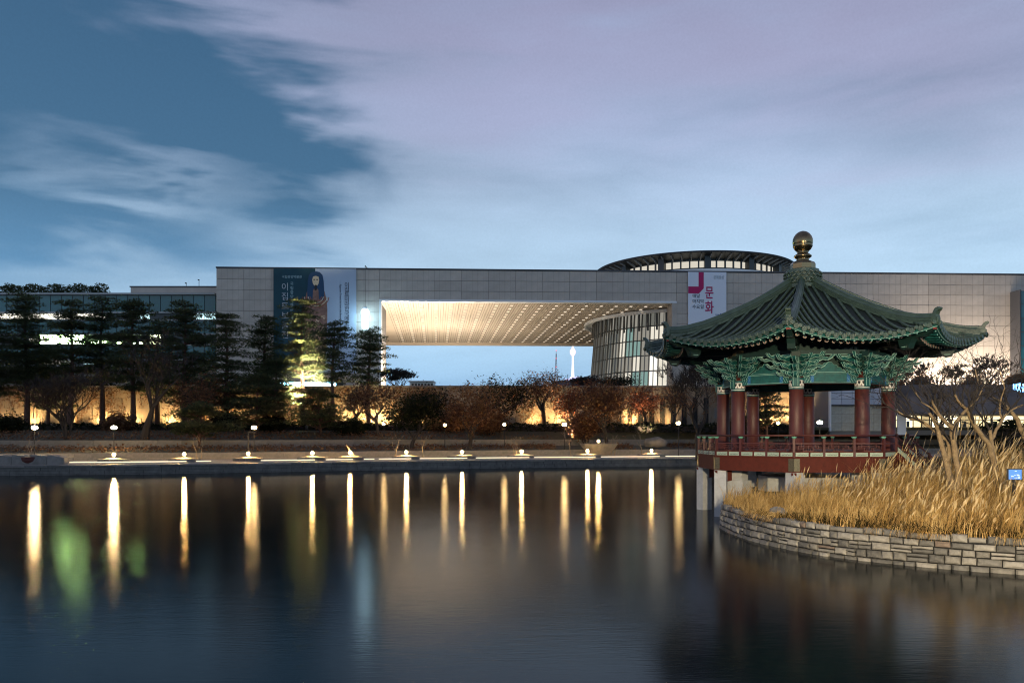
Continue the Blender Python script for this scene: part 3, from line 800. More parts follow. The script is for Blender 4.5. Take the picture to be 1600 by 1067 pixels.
# white banner with magenta emblem
t3, u0, u1, v = banner('banner', 'white banner with magenta angular emblem beside the rotunda end', 1074.5, 1134, 22, bw)
W = u1-u0
flat(t3, 'emblem', [(0, 3.3), (2.4, 3.3), (2.4, 0), (3.6, 0), (3.6, 3.7), (2.5, 4.9), (0, 4.9)][::-1], mag, v-.03, u0+.02, ZT-.1)
for k, s in enumerate(('매달', '마지막', '수요일')): put(text_mesh(s, 1.0, ink, .02), t3, u0+.95, v-.04, ZT-5.9-k*1.25)
put(text_mesh('문화융성', .95, ink_g, .02), t3, u0+5.9, v-.04, ZT-1.6, .7)
for k, ch in enumerate('문화'): put(text_mesh(ch, 3.1, mag, .04, bold=.035), t3, u0+3.9, v-.06, ZT-5.9-k*3.4, .72)
put(text_mesh('가', 2.0, navy, .06), t3, u0+6.1, v-.04, ZT-11.2)

# ---------------- capsule lantern on its cable
def lantern():
    Y = 186.0; X, _, z0 = px(570.5, 514, Y); z1 = px(570.5, 483, Y)[2]
    t = thing('hanging_lantern', 'glowing white capsule lantern hung on a cable beside the opening', 'lantern', (X, Y, z0))
    h = z1-z0
    b = MB(); b.lathe([(0,0),(.62,.0),(.68,.3),(.72,h*.55),(.86,h*.75),(.86,h*.9),(.6,h*.99),(0,h*1.02)], 20); obj('shade', b, glow('lantern_glow', (.50, .80, 1.0), 18), t, smooth=True)
    b = MB(); b.lathe([(.5,h*1.02),(.42,h*1.12),(.0,h*1.14)], 14); obj('cap', b, white_paint, t)
    b = MB(); b.tube([(0,0,h*1.12),(0,0,ZT-z0+.3)], .06, 5); b.box((-.06,-.06,ZT-z0+.2),(.06,4.5,ZT-z0+.35)); obj('cable', b, steel, t)
lantern()

# ---------------- podium building, shop front
def podium():
    Y = 128.0; t = thing('podium_building', 'grey podium building with brightly lit shop front under a slab roof', 'building', (0, Y, 0))
    X = lambda x: px(x, 0, Y)[0]; Z = lambda y: EYE+(HOR-y)*Y/F
    b = MB(); b.box((X(1298), .4, 4.0), (160, 30, Z(606))); obj('wall', b, joint, t)
    pan = mat('podium_blue_grey_panel', (.46, .48, .52), .7, objvar=.06); pan2 = mat('podium_beige_panel', (.44, .42, .34), .8, noise=.3, nscale=2, objvar=.08)
    n = 6; w = (X(1400)-X(1298))/n
    for i in range(n):
        for r in range(3):
            h = (Z(605)-Z(632))/3; m_ = MB(); m_.box((.03, 0, .03), (w-.03, .2, h-.03)); obj('wall_panel', m_, pan, t, loc=(X(1298)+i*w, .1, Z(632)+r*h))
        for r in range(3):
            h = (Z(634)-4.6)/3; m_ = MB(); m_.box((.02, 0, .02), (w-.02, .2, h-.02)); obj('wall_panel', m_, pan2, t, loc=(X(1298)+i*w, .2, 4.6+r*h))
    b = MB(); b.box((X(1298), -.2, Z(634)+.02), (X(1400), .3, Z(632)-.02)); obj('ledge', b, coping, t)
    b = MB(); b.box((X(1296), -.3, 4.6), (X(1298)-.02, .4, Z(604))); obj('white_post', b, white_paint, t)
    b = MB(); b.box((X(1400)+.02, -4.5, Z(648)), (160, .4, Z(622))); obj('slab_roof', b, mat('slab_concrete', (.16, .14, .14), .85, noise=.4, nscale=.6), t)
    b = MB(); b.box((X(1400)+.02, -3.5, Z(622)+.02), (160, 12, Z(603))); obj('upper_parapet', b, mat('parapet_concrete', (.13, .115, .12), .85, noise=.4, nscale=.6), t)
    shop = [glow('shop_warm', (1, .80, .42), 1.8), glow('shop_bright', (1, .88, .58), 3.2), glow('shop_dim', (.9, .68, .34), .7)]
    rnd = random.Random(2); x = 1401
    while x < 1760:
        wd = rnd.choice((13, 16, 19)); m_ = MB(); m_.box((X(x)+.06, .2, Z(667)), (X(x+wd)-.06, .3, Z(650))); obj('shop_window', m_, rnd.choice((shop[0], shop[0], shop[1], shop[2])), t)
        b = MB(); b.box((X(x+wd)-.06, .0, Z(668)), (X(x+wd)+.06, .35, Z(649))); obj('mullion', b, steel, t)
        if rnd.random() < .5:
            b = MB(); b.box((X(x+3), .1, Z(667)), (X(x+wd*.6), .19, Z(658))); obj('door', b, steel, t)
        x += wd
    b = MB(); b.box((X(1400), -.1, Z(656.5)-.06), (X(1760), .35, Z(656.5)+.06)); obj('transom', b, steel, t)
    b = MB(); b.box((X(1400), -.6, 4.0), (X(1413), -.3, Z(638))); obj('lit_column', b, white_paint, t)
podium()
def terrace_railing():
    t = thing('terrace_railing', 'thin metal railing on the terrace above the shop front', 'railing', (0, 126, 0))
    X = lambda x: px(x, 0, 126)[0]; z0 = 11.55; 
    for z in (z0+.95, z0+.5):
        b = MB(); b.box((X(1404), -.04, z), (X(1660), .04, z+.08)); obj('rail', b, steel, t)
    for x in range(1404, 1660, 12):
        b = MB(); b.box((X(x)-.05, -.05, 11.4), (X(x)+.05, .05, z0+1.02)); obj('post', b, steel, t)
terrace_railing()
o = obj('shop_sign', text_mesh('배움', 1.35, glow('sign_blue_white', (.20, .50, 1.0), 6), .06)); o.location = px(1582, 611, 118); o.rotation_euler = (R(90), 0, 0)
tag(o, 'glowing blue Korean letter sign above the shop front', 'sign')
# ---------------- far things seen through the opening
def tower():
    X, Y, _ = px(895, 595, 3000); k = 3000/F
    zb = EYE+(680-593)*k
    t = thing('broadcast_tower', 'distant floodlit white tower on the hill behind the museum', 'tower', (X, Y, zb))
    Wt = glow('tower_flood_glow', (.92, .90, 1.0), 1.6)  # floodlighting put into the tower surfaces as a glow of their own
    b = MB(); b.lathe([(7.5,-10),(6.5,0),(5.0,20),(3.6,60),(3.4,88)], 16); obj('shaft', b, Wt, t)
    b = MB(); b.lathe([(3.4,84),(8,90),(10.5,96),(10.5,104),(7,110),(4.5,114),(3.5,118)], 20); obj('observation_deck', b, glow('tower_lit', (1.0, .78, .80), 1.3), t)
    b = MB(); b.lathe([(3,118),(3.2,150),(1.2,155),(.9,215)], 10); obj('mast', b, Wt, t)
    b = MB(); b.box((-28,-12,-8),(40,12,3)); b.box((-10,-12,3),(22,12,10)); obj('base_building', b, glow('tower_base_glow', (.62, .62, 1.0), 1.5), t)
    X, Y, _ = px(869, 590, 2900); k = 2900/F
    t = thing('radio_mast', 'thin red lattice radio mast to the west of the white tower', 'mast', (X, Y, 170))
    t['label'] = 'thin dark radio mast with red lights beside the white tower'
    zt = EYE+(680-547)*k-170
    b = MB()
    for s in (-1, 1): b.tube([(s*5,0,0),(s*.8,0,zt*.9)], 1.0, 4)
    for q in range(12):
        z = zt*.9*q/12; w0 = 5-4.2*q/12; b.tube([(-w0,0,z),(w0-.3,0,z+zt*.07)], .6, 4)
    b.tube([(0,0,zt*.88),(0,0,zt)], .9, 4)
    obj('lattice', b, mat('mast_red', (.16,.04,.05), .7), t)
    rl = glow('red_beacon', (1, .12, .16), 2.0)
    for q in (.55, .78, .99):
        b = MB(); b.lathe([(0,-2),(2.2,0),(0,2)], 6); obj('beacon', b, rl, t, loc=(0,-2,zt*q))
tower()
def annex():
    Y = 420.0; X = lambda x: px(x, 0, Y)[0]; Z = lambda y: EYE+(HOR-y)*Y/F
    t = thing('white_annex', 'small white flat-roofed annex beyond the plaza', 'building', (0, Y, 0))
    b = MB(); b.box((X(640), 0, 10), (X(677), 12, Z(596.5))); obj('wall', b, glow('annex_lit_wall', (.62, .78, .98), .62) if False else white_paint, t)
    b = MB(); b.box((X(638), -1.5, Z(596.3)), (X(678), 12, Z(595))); obj('roof', b, white_paint, t)
    for k in range(7):
        b = MB(); b.box((X(643+k*5), -.2, Z(603)), (X(646.5+k*5), 0.05, Z(599))); obj('window', b, steel, t)
annex()

# bright blue-lit entrance strip at the foot of the banner wall
def entrance():
    Y = 176.0; X = lambda x: px(x, 0, Y)[0]; Z = lambda y: EYE+(HOR-y)*Y/F
    t = thing('entrance_pavilion', 'low glass entrance glowing cyan behind the floodlit yellow pine', 'entrance', (0, Y, 0))
    b = MB(); b.box((X(436), .5, 11.9), (X(524), 8, Z(597))); obj('wall', b, steel, t)
    b = MB(); b.box((X(432), -1.2, Z(597)+.02), (X(528), 8.5, Z(595))); obj('roof', b, steel, t)
    gl = glow('entrance_cyan', (.20, .62, 1.0), 60)
    for k in range(11):
        b = MB(); b.box((X(437+k*8), .3, 12.1), (X(444+k*8), .4, Z(597.6))); obj('pane', b, gl, t)
entrance()
# ---------------- museum lights
def uplight(label, x, y, z, power, col, size, target, group=None):
    t = thing('floodlight', label, 'floodlight', (x, y, z), 0, group)
    d = (Vector(target)-Vector((x, y, z))).normalized()
    b = MB(); b.box((-.22,-.14,0),(.22,.14,.12)); obj('base', b, steel, t)
    q = d.to_track_quat('Z', 'Y').to_matrix().to_4x4()
    b = MB(); b.lathe([(.0,-.18),(.16,-.18),(.22,.1),(.22,.16),(.19,.16),(.19,.06),(0,.05)], 12, T(0,0,.34) @ q); obj('housing', b, steel, t)
    b = MB(); b.lathe([(0,.075),(.18,.075)], 12, T(0,0,.34) @ q); obj('lens', b, glow('flood_lens', (1,.9,.7), 6), t)
    s = spot('flood_beam', (0,0,0), (0,0,1), power, col, size, .7, .25, t); s.location = (d*.28)+Vector((0,0,.34)); s.rotation_euler = d.to_track_quat('-Z', 'Y').to_euler()
    return t
W1 = (1.0, .86, .68)
G = 'floodlights on the museum plaza'
uplight('plaza floodlight near the corner of the opening', -24, 194, 12.0, 74000, W1, 165, (-26, 196, 34), G)
uplight('plaza floodlight under the middle of the deep soffit', -22, 232, 12.0, 50000, W1, 160, (-22, 238, 34), G)
uplight('plaza floodlight at the far end of the soffit', -16, 262, 12.0, 9000, W1, 160, (-14, 262, 34), G)
uplight('plaza floodlight beside the rotunda', 8, 205, 12.0, 5000, W1, 160, (8, 210, 34), G)
W2 = (1.0, .84, .68)
for k, (x, pw) in enumerate(((1436, 14000), (1476, 17000), (1548, 20000), (1600, 11000))):
    Xf = px(x, 0, 190)[0]; Yf = 190+FA*Xf
    uplight('terrace floodlight washing the limestone wall, %s' % ('nearest the pavilion roof', 'behind the round-crowned bare tree', 'before the glass bay', 'at the foot of the glass bay')[k], Xf, Yf-5.5, 12.0, pw, W2, 130, (Xf+1, Yf, 22), 'floodlights along the limestone wall')
# ------------------------------------------------------------------ pavilion
PC = (14.83, 42.44); TH = R(-68.3)
pav = thing('pavilion', 'octagonal red and teal pavilion with dark green tiled roof and brass finial', 'pavilion', (PC[0], PC[1], 0), TH)
pav['label'] = 'octagonal wooden pavilion with dark green tiled roof standing over the pond'
C8 = math.cos(R(22.5)); T8 = math.tan(R(22.5))
ZE = EYE                     # heights below are given from the eye level
RE = 8.17; DE = RE*C8
def zhip(r): return lerp_tab([(.55, 7.75), (.9, 7.5), (2, 6.88), (3, 6.36), (4, 5.92), (5, 5.5), (6, 5.13), (7, 4.86), (7.6, 4.77), (8.17, 4.74)], r)
def zmid(r): return lerp_tab([(.55, 7.75), (.9, 7.45), (2, 6.72), (3, 6.08), (4, 5.50), (5, 5.0), (6, 4.60), (7, 4.33), (7.6, 4.22), (8.17, 4.18)], r)
def roof_z(d, w):
    """roof surface height over the point d out along the face normal, w across it"""
    t = min(1, abs(w)/(d*T8+1e-6)); r = d/C8
    a, b = zmid(r), zhip(r); return ZE+a+(b-a)*t**2.2
def d_eave(w): t = min(1, abs(w)/(DE*T8)); return DE-.30*(1-t*t)
def face_tf(k): return Rz(R(45*k+22.5))
def pav_face_parts():
    bed = MB(); nd, nw = 16, 14
    # tile bed of one face
    vs = []
    for i in range(nd+1):
        for j in range(nw+1):
            s = j/nw*2-1; f = i/nd
            de = d_eave(s*DE*T8); d = .5+(de-.5)*f; w = s*d*T8
            vs.append((d, w, roof_z(min(d, 7.5), w)-.02))
    bed.add(vs, [(i*(nw+1)+j, (i+1)*(nw+1)+j, (i+1)*(nw+1)+j+1, i*(nw+1)+j+1) for i in range(nd) for j in range(nw)])
    bed_me = bed.mesh('tile_bed', tile_bed, True)
    # underside boarding
    un = MB(); vs = []
    for i in range(7):
        for j in range(nw+1):
            s = j/nw*2-1; f = i/6; w0 = s*DE*T8; de = d_eave(w0)-.05; d = 2.2+(de-2.2)*f; w = s*d*T8
            e = .53*abs(s)**2.2
            z = ZE+lerp_tab([(2.2, 5.35), (4.2, 4.72), (5.9, 4.22), (7.6, 4.03)], d)+e*min(1, max(0, (d-3.6)/3.6))
            vs.append((d, w, z))
    un.add(vs, [(i*(nw+1)+j, i*(nw+1)+j+1, (i+1)*(nw+1)+j+1, (i+1)*(nw+1)+j) for i in range(6) for j in range(nw)])
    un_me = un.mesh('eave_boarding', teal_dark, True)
    # eave board with a pale line
    eb = MB(); 
    for j in range(nw*2):
        def P(q):
            s = q/(nw*2)*2-1; w = s*DE*T8; d = d_eave(w); return d, w, ZE+4.03+.53*abs(s)**2.2
        a, b = P(j), P(j+1)
        eb.cur = 0; eb.add([(a[0]-.10,a[1],a[2]),(b[0]-.10,b[1],b[2]),(b[0]-.02,b[1],b[2]+.14),(a[0]-.02,a[1],a[2]+.14),(a[0]-.3,a[1],a[2]),(b[0]-.3,b[1],b[2])], [(0,1,2,3),(0,4,5,1)])
        eb.cur = 1; eb.tube([(a[0]-.07,a[1],a[2]+.03),(b[0]-.07,b[1],b[2]+.03)], .016, 4, cap=False)
    eb_me = eb.mesh('eave_board', [teal, mint])
    # tile rows
    rows = []; nrow = 18; L = DE*T8
    for i in range(nrow):
        w = -L+2*L*(i+.5)/nrow
        de = d_eave(w)+.06; d0 = max(abs(w)/T8+.18, .75)
        if de-d0 < .25: d0 = de-.25
        pts = []; n = max(3, int((de-d0)/.33))
        for q in range(n+1):
            d = d0+(de-d0)*q/n; pts.append((d, w, roof_z(min(d, 7.52), w)+.06))
        m_ = MB(); rr = []
        # each tile of the row laps the next: radius steps
        P2 = []; R2 = []
        for q in range(n):
            a, b = Vector(pts[q]), Vector(pts[q+1]); P2 += [a.lerp(b, .03), a.lerp(b, .97)]; R2 += [.058, .074]
        m_.tube(P2, R2, 7)
        e = Vector(P2[-1]); m_.lathe([(0,.0),(.10,.0),(.10,.035),(.07,.05),(0,.05)], 8, T(*e) @ Matrix.Rotation(R(90), 4, 'Y'))
        rows.append(m_.mesh('roof_tile_row', tile_green, False))
    # drip tiles between rows at the eave
    dt = MB()
    for i in range(nrow+1):
        w = -L+2*L*i/nrow; d = d_eave(w)+.05; z = roof_z(7.5, w)
        dt.lathe([(0,0),(.12,0),(.12,.03),(0,.03)], 8, T(d-.02, w, z-.015) @ Matrix.Rotation(R(96), 4, 'Y'))
    dt_me = dt.mesh('drip_tile_row', tile_green)
    # rafters
    raf, fly = [], []
    nr = 16
    def under(d, w, s):
        e = .53*abs(s)**2.2
        return ZE+lerp_tab([(2.2, 5.35), (4.2, 4.72), (5.9, 4.22), (7.6, 4.03)], d)+e*min(1, max(0, (d-3.6)/3.6))
    for i in range(nr):
        s = -1+2*(i+.5)/nr; s *= .95
        dE = 6.35+.25*s*s; wE = s*dE*T8*1.0; d0 = 4.0; w0 = s*d0*T8*.8
        a = (d0, w0, under(d0, w0, s)-.14); b = (dE, wE, under(dE, wE, s)-.12)
        m_ = MB(); m_.tube([a, b], .095, 8); 
        dirv = (Vector(b)-Vector(a)).normalized(); q = dirv.to_track_quat('Z', 'Y').to_matrix().to_4x4()
        m_.cur = 1; m_.lathe([(0,.012),(.085,.012),(.085,0)], 10, T(*b) @ q)
        m_.cur = 2; m_.lathe([(0,.02),(.035,.02),(.035,.012)], 8, T(*b) @ q)
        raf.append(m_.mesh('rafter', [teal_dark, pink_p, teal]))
        w2 = s*DE*T8*.985; d2 = d_eave(w2)-.16; a = (dE-.5, wE*.93, under(dE-.5, wE, s)-.02); b = (d2, w2, under(d2, w2, s)-.055)
        m_ = MB(); m_.tube([a, b], .06, 4)
        dirv = (Vector(b)-Vector(a)).normalized(); q = dirv.to_track_quat('Z', 'Y').to_matrix().to_4x4()
        m_.cur = 1; m_.lathe([(0,.012),(.036,.012),(.036,0)], 8, T(*b) @ q)
        fly.append(m_.mesh('flying_rafter', [teal, mint]))
    return bed_me, un_me, eb_me, rows, dt_me, raf, fly
bed_me, un_me, eb_me, rows_me, dt_me, raf_me, fly_me = pav_face_parts()
roof = obj('roof', bed_me, parent=pav, rotz=R(22.5))
for k in range(8):
    rz = R(45*k+22.5)
    if k: obj('roof_slope', bed_me, parent=pav, rotz=rz)
    obj('eave_boarding', un_me, parent=pav, rotz=rz); obj('eave_board', eb_me, parent=pav, rotz=rz); obj('drip_tile_row', dt_me, parent=pav, rotz=rz)
    for m_ in rows_me: obj('roof_tile_row', m_, parent=pav, rotz=rz)
    for m_ in raf_me: obj('rafter', m_, parent=pav, rotz=rz)
    for m_ in fly_me: obj('flying_rafter', m_, parent=pav, rotz=rz)
# hip ridges, lower ridge step and curled ridge ends
def ridge():
    m_ = MB(); pts = [(r, 0, ZE+zhip(r)+.10) for r in (.75, 1.4, 2, 3, 4, 5, 6, 7, 7.5, 7.95)]
    for (a, b) in zip(pts, pts[1:]):
        w = .125; h = .22
        P = []
        for q in (a, b):
            for y, z in ((-w*1.15,-.16),(w*1.15,-.16),(w,h-.08),(w*.5,h),(-w*.5,h),(-w,h-.08)): P.append((q[0], y, q[2]+z))
        m_.add(P, [(i, (i+1) % 6, (i+1) % 6+6, i+6) for i in range(6)]+[(5,4,3,2,1,0),(6,7,8,9,10,11)])
    m_.tube([(p[0],0,p[2]+.24) for p in pts], .07, 8)
    for s in (-1, 1):
        for zz in (0, .11): m_.tube([(p[0], s*.145, p[2]+zz) for p in pts], .028, 5)
    return m_.mesh('hip_ridge', tile_green)
def ridge_end(sc):
    poly = [(-.30,-.20),(.10,-.22),(.16,.05),(.13,.22),(.20,.36),(.30,.42),(.33,.50),(.25,.56),(.10,.52),(.0,.40),(-.08,.24),(-.30,.16)]
    m_ = MB(); m_.prism([(x*sc, z*sc) for x, z in poly], .26*sc)
    m_.lathe([(0,0),(.13*sc,0),(.13*sc,.03),(.05*sc,.05),(0,.05)], 10, T(.17*sc,0,.0) @ Matrix.Rotation(R(90), 4, 'Y'))
    return m_.mesh('ridge_end_tile', tile_green)
rm, re1 = ridge(), ridge_end(.86)
hr = MB()
hr.box((3.6,-.12,ZE+4.20),(7.55,.12,ZE+4.42))
hr.add([(7.55,-.12,ZE+4.22),(7.55,.12,ZE+4.22),(8.0,.10,ZE+4.46),(8.0,-.10,ZE+4.46),(7.55,-.12,ZE+4.5),(7.55,.12,ZE+4.5),(8.0,.10,ZE+4.60),(8.0,-.10,ZE+4.60)],[(0,3,2,1),(4,5,6,7),(0,1,5,4),(1,2,6,5),(2,3,7,6),(3,0,4,7)])
hr.cur = 1; hr.box((8.0,-.10,ZE+4.46),(8.02,.10,ZE+4.60))
hr.cur = 0; hr.prism([(6.2,ZE+4.2),(6.3,ZE+3.86),(6.5,ZE+3.72),(6.75,ZE+3.78),(6.85,ZE+4.0),(7.0,ZE+4.2)], .34)
hr.cur = 2; hr.box((6.42,-.178,ZE+3.84),(6.68,.178,ZE+3.87))
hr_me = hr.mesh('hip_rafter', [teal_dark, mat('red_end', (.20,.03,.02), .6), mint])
for k in range(8):
    rz = R(45*k)
    obj('hip_ridge', rm, parent=pav, rotz=rz); obj('hip_rafter', hr_me, parent=pav, rotz=rz)
    for m_, r, z in ((re1, 8.02, ZE+zhip(7.95)+.14),):
        o = obj('ridge_end_tile', m_, parent=pav, rotz=rz); o.location = (r*math.cos(rz), r*math.sin(rz), z)
# crown: tile drum, cap, rings, orb
b = MB(); b.lathe([(.50,ZE+7.45),(.95,ZE+7.45),(.93,ZE+7.62),(.80,ZE+7.68),(.80,ZE+8.40),(.0,ZE+8.42)], 24)
obj('crown_drum', b, tile_green, pav)
b = MB()
for r_ in range(4):
    for j in range(20):
        a = 2*math.pi*(j+.5*(r_ % 2))/20
        b.tube([(.86*math.cos(a-.14), .86*math.sin(a-.14), ZE+7.78+r_*.16),(.93*math.cos(a), .93*math.sin(a), ZE+7.69+r_*.16),(.86*math.cos(a+.14), .86*math.sin(a+.14), ZE+7.78+r_*.16)], .038, 5)
obj('crown_tile', b, tile_green, pav, kind='stuff')
b = MB(); b.lathe([(.66,ZE+8.40),(.66,ZE+8.43),(.62,ZE+8.46),(.62,ZE+8.70),(.56,ZE+8.80),(.36,ZE+8.88),(0,ZE+8.9)], 8); obj('finial_base', b, brass, pav)
b = MB(); b.lathe([(.34,ZE+8.86),(.30,ZE+8.95),(.32,ZE+9.0),(.43,ZE+9.08),(.44,ZE+9.14),(.34,ZE+9.22),(.26,ZE+9.27),(.27,ZE+9.32),(.31,ZE+9.36),(.2,ZE+9.40)], 28); obj('finial_ring', b, brass, pav, smooth=True)
orb = [(.0,9.36),(.30,9.38),(.40,9.46),(.485,9.62),(.485,9.68),(.475,9.70),(.485,9.72),(.50,9.85),(.49,9.98),(.44,10.12),(.35,10.25),(.22,10.35),(.08,10.40),(0,10.41)]
b = MB(); b.lathe([(r, ZE+z) for r, z in orb], 32); obj('finial_orb', b, brass, pav, smooth=True)

# columns with painted collars
RC = 3.98; ZF = ZE-.75
colm = MB(); colm.lathe([(.0,ZF),(.36,ZF),(.36,ZF+.04),(.335,ZF+.05),(.33,ZF+1.5),(.315,ZE+2.95),(0,ZE+2.95)], 24)
col_me = colm.mesh('column', red_wood, True)
cap = MB(); cap.lathe([(.335,ZE+2.14),(.335,ZE+2.20)], 24); cap.cur = 1; cap.lathe([(.333,ZE+2.20),(.333,ZE+2.235)], 24); cap.cur = 0; cap.lathe([(.335,ZE+2.235),(.335,ZE+2.28)], 24)
cap.cur = 1; cap.lathe([(.337,ZE+2.28),(.337,ZE+2.55)], 24)
cap.cur = 0; cap.lathe([(.337,ZE+2.55),(.345,ZE+2.66),(.30,ZE+2.66)], 24)
for j in range(11):          # dark hearts and pink chevrons of the painted band
    a = 2*math.pi*j/11; M_ = Rz(a)
    cap.cur = 2; cap.add([(.343,-.055,ZE+2.52),(.343,.055,ZE+2.52),(.343,.06,ZE+2.44),(.343,0,ZE+2.36),(.343,-.06,ZE+2.44)], [(0,4,3,2,1)], M_)
    M_ = Rz(a+math.pi/11)
    cap.cur = 3; cap.add([(.343,-.05,ZE+2.29),(.343,.05,ZE+2.29),(.343,.0,ZE+2.40)], [(0,1,2)], M_)
cap_me = cap.mesh('column_collar', [teal, white_p, black_p, pink_p])

# bracket arms
def wavy(L, h, hook):
    """carved bracket tongue: (x, z) outline rising outwards with a curled tip"""
    return [(0,0),(L*.30,.0),(L*.42,-.06),(L*.56,-.05),(L*.68,.03),(L*.80,-.01),(L*.92,.03+hook*.5),(L*1.0,.13+hook),(L*.92,.12+hook),(L*.84,.10),(L*.74,.16),(L*.60,.09),(L*.46,h-.03),(L*.34,h),(0,h)]
def arm(mb, poly, th, M):
    mb.cur = 0; mb.prism(poly, th, M); mb.cur = 1
    for s in (-1, 1):
        ins = [(x, s*(th/2+.004), z) for x, z in poly]; mb.tube(ins+[ins[0]], .0145, 3, M, cap=False)
def bracket_cluster():
    """parts: three tiers of tongues and cross arms, built in the column's radial frame"""
    out = []
    zb = ZE+2.72
    for tier, (reach, dz, half) in enumerate(((.80, 0, .55), (1.2, .34, .9), (1.5, .68, 1.2))):
        z = zb+dz
        m_ = MB(); arm(m_, wavy(reach, .26, .04), .14, T(0, 0, z)); arm(m_, [(-x*.6, q) for x, q in wavy(reach, .26, 0)][::-1], .14, T(0, 0, z))
        out.append(('bracket_tongue', m_.mesh('bracket_tongue', [teal, mint]), 0))
        for sgn in (-1, 1):
            for an, rk in ((30, 1.0), (58, 1.0), (82, 1.15)):
                m_ = MB(); arm(m_, wavy(reach*rk, .20, .06+.03*tier), .09, T(0, 0, z+.05+(.10 if an == 58 else 0)) @ Rz(sgn*R(an)))
                out.append(('bracket_tongue', m_.mesh('bracket_tongue', [teal, mint]), 0))
            # cross arm along the beam
            m_ = MB(); M_ = T(0, 0, z) @ Rz(sgn*R(112.5))
            arm(m_, [(0,0),(half*.7,0),(half*.92,.08),(half,.20),(half,.28),(0,.28)], .16, M_)
            m_.cur = 2
            for u in (.35, .75):
                for ys in (-1, 1):
                    m_.tube([(half*u-.07, ys*.086, .07),(half*u+.07, ys*.086, .07),(half*u+.07, ys*.086, .21),(half*u-.07, ys*.086, .21),(half*u-.07, ys*.086, .07)], .012, 3, M_, cap=False)
            out.append(('cross_arm', m_.mesh('cross_arm', [teal, mint, pink_p]), 0))
            # bearing blocks
            for u in (.98, .5):
                m_ = MB(); x = half*u; M2 = M_ @ T(x, 0, .28)
                m_.add([(-.09,-.11,0),(.09,-.11,0),(.09,.11,0),(-.09,.11,0),(-.13,-.14,.09),(.13,-.14,.09),(.13,.14,.09),(-.13,.14,.09)],[(0,3,2,1),(4,5,6,7),(0,1,5,4),(1,2,6,5),(2,3,7,6),(3,0,4,7)], M2)
                m_.cur = 1; m_.box((-.05,-.145,.035),(.05,.145,.055), M2)
                out.append(('bearing_block', m_.mesh('bearing_block', [teal, mint]), 0))
    # front plate with square roundels
    m_ = MB(); m_.box((.30,-.17,zb-.45),(.36,.17,zb+.9)); m_.cur = 1
    for q in range(3):
        z = zb+.02+q*.32
        m_.tube([(.365,-.11,z),(.365,.11,z),(.365,.11,z+.22),(.365,-.11,z+.22),(.365,-.11,z)], .013, 3, cap=False)
        m_.lathe([(.035,.0),(.065,.0),(.065,.008),(.035,.008)], 8, T(.365,0,z+.11) @ Matrix.Rotation(R(90), 4, 'Y'))
    m_.tube([(.37,-.10,zb-.42),(.37,-.10,zb-.02)], .013, 3); m_.tube([(.37,.10,zb-.42),(.37,.10,zb-.02)], .013, 3)
    out.append(('bracket_plate', m_.mesh('bracket_plate', [teal, mint]), 0))
    # diagonal struts fanning from the collar
    for sgn in (-1, 1):
        m_ = MB(); M_ = T(0,0,0) @ Rz(sgn*R(112.5))
        arm(m_, [(.22,ZE+2.62),(.34,ZE+2.62),(.62,ZE+2.95),(.95,ZE+3.18),(.95,ZE+3.28),(.5,ZE+3.1),(.22,ZE+2.8)], .2, M_)
        out.append(('bracket_strut', m_.mesh('bracket_strut', [teal, mint]), 0))
    return out
bc = bracket_cluster()
# beams between the columns
beam = MB(); hb = RC*math.sin(R(22.5)); dm = RC*C8
beam.box((dm-.14,-hb,ZE+2.42),(dm+.14,hb,ZE+2.92))
beam.cur = 1
for s in (-1, 1):
    for z in (ZE+2.47, ZE+2.87): beam.tube([(dm+.145,-hb*.62,z),(dm+.145,hb*.62,z)], .014, 3)
    beam.tube([(dm+.145,s*hb*.62,ZE+2.47),(dm+.145,s*hb*.52,ZE+2.67),(dm+.145,s*hb*.62,ZE+2.87)], .014, 3)
    for q in (.70, .78, .86): beam.tube([(dm+.145,s*hb*q,ZE+2.46),(dm+.145,s*hb*(q-.08),ZE+2.67),(dm+.145,s*hb*q,ZE+2.88)], .013, 3)
beam.cur = 2
for s in (-1, 1): beam.box((dm+.14,min(s*hb*.5,s*hb*.60),ZE+2.45),(dm+.147,max(s*hb*.5,s*hb*.60),ZE+2.90))
beam.cur = 3; beam.box((dm-.145,-hb*.92,ZE+2.40),(dm+.145,hb*.92,ZE+2.415))
beam_me = beam.mesh('beam', [teal, mint, blue_p, red_beam])
beam2 = MB(); beam2.box((dm-.16,-hb-.05,ZE+3.72),(dm+.12,hb+.1,ZE+3.98)); beam2.cur = 1
beam2.tube([(dm+.125,-hb,ZE+3.76),(dm+.125,hb,ZE+3.76)], .014, 3)

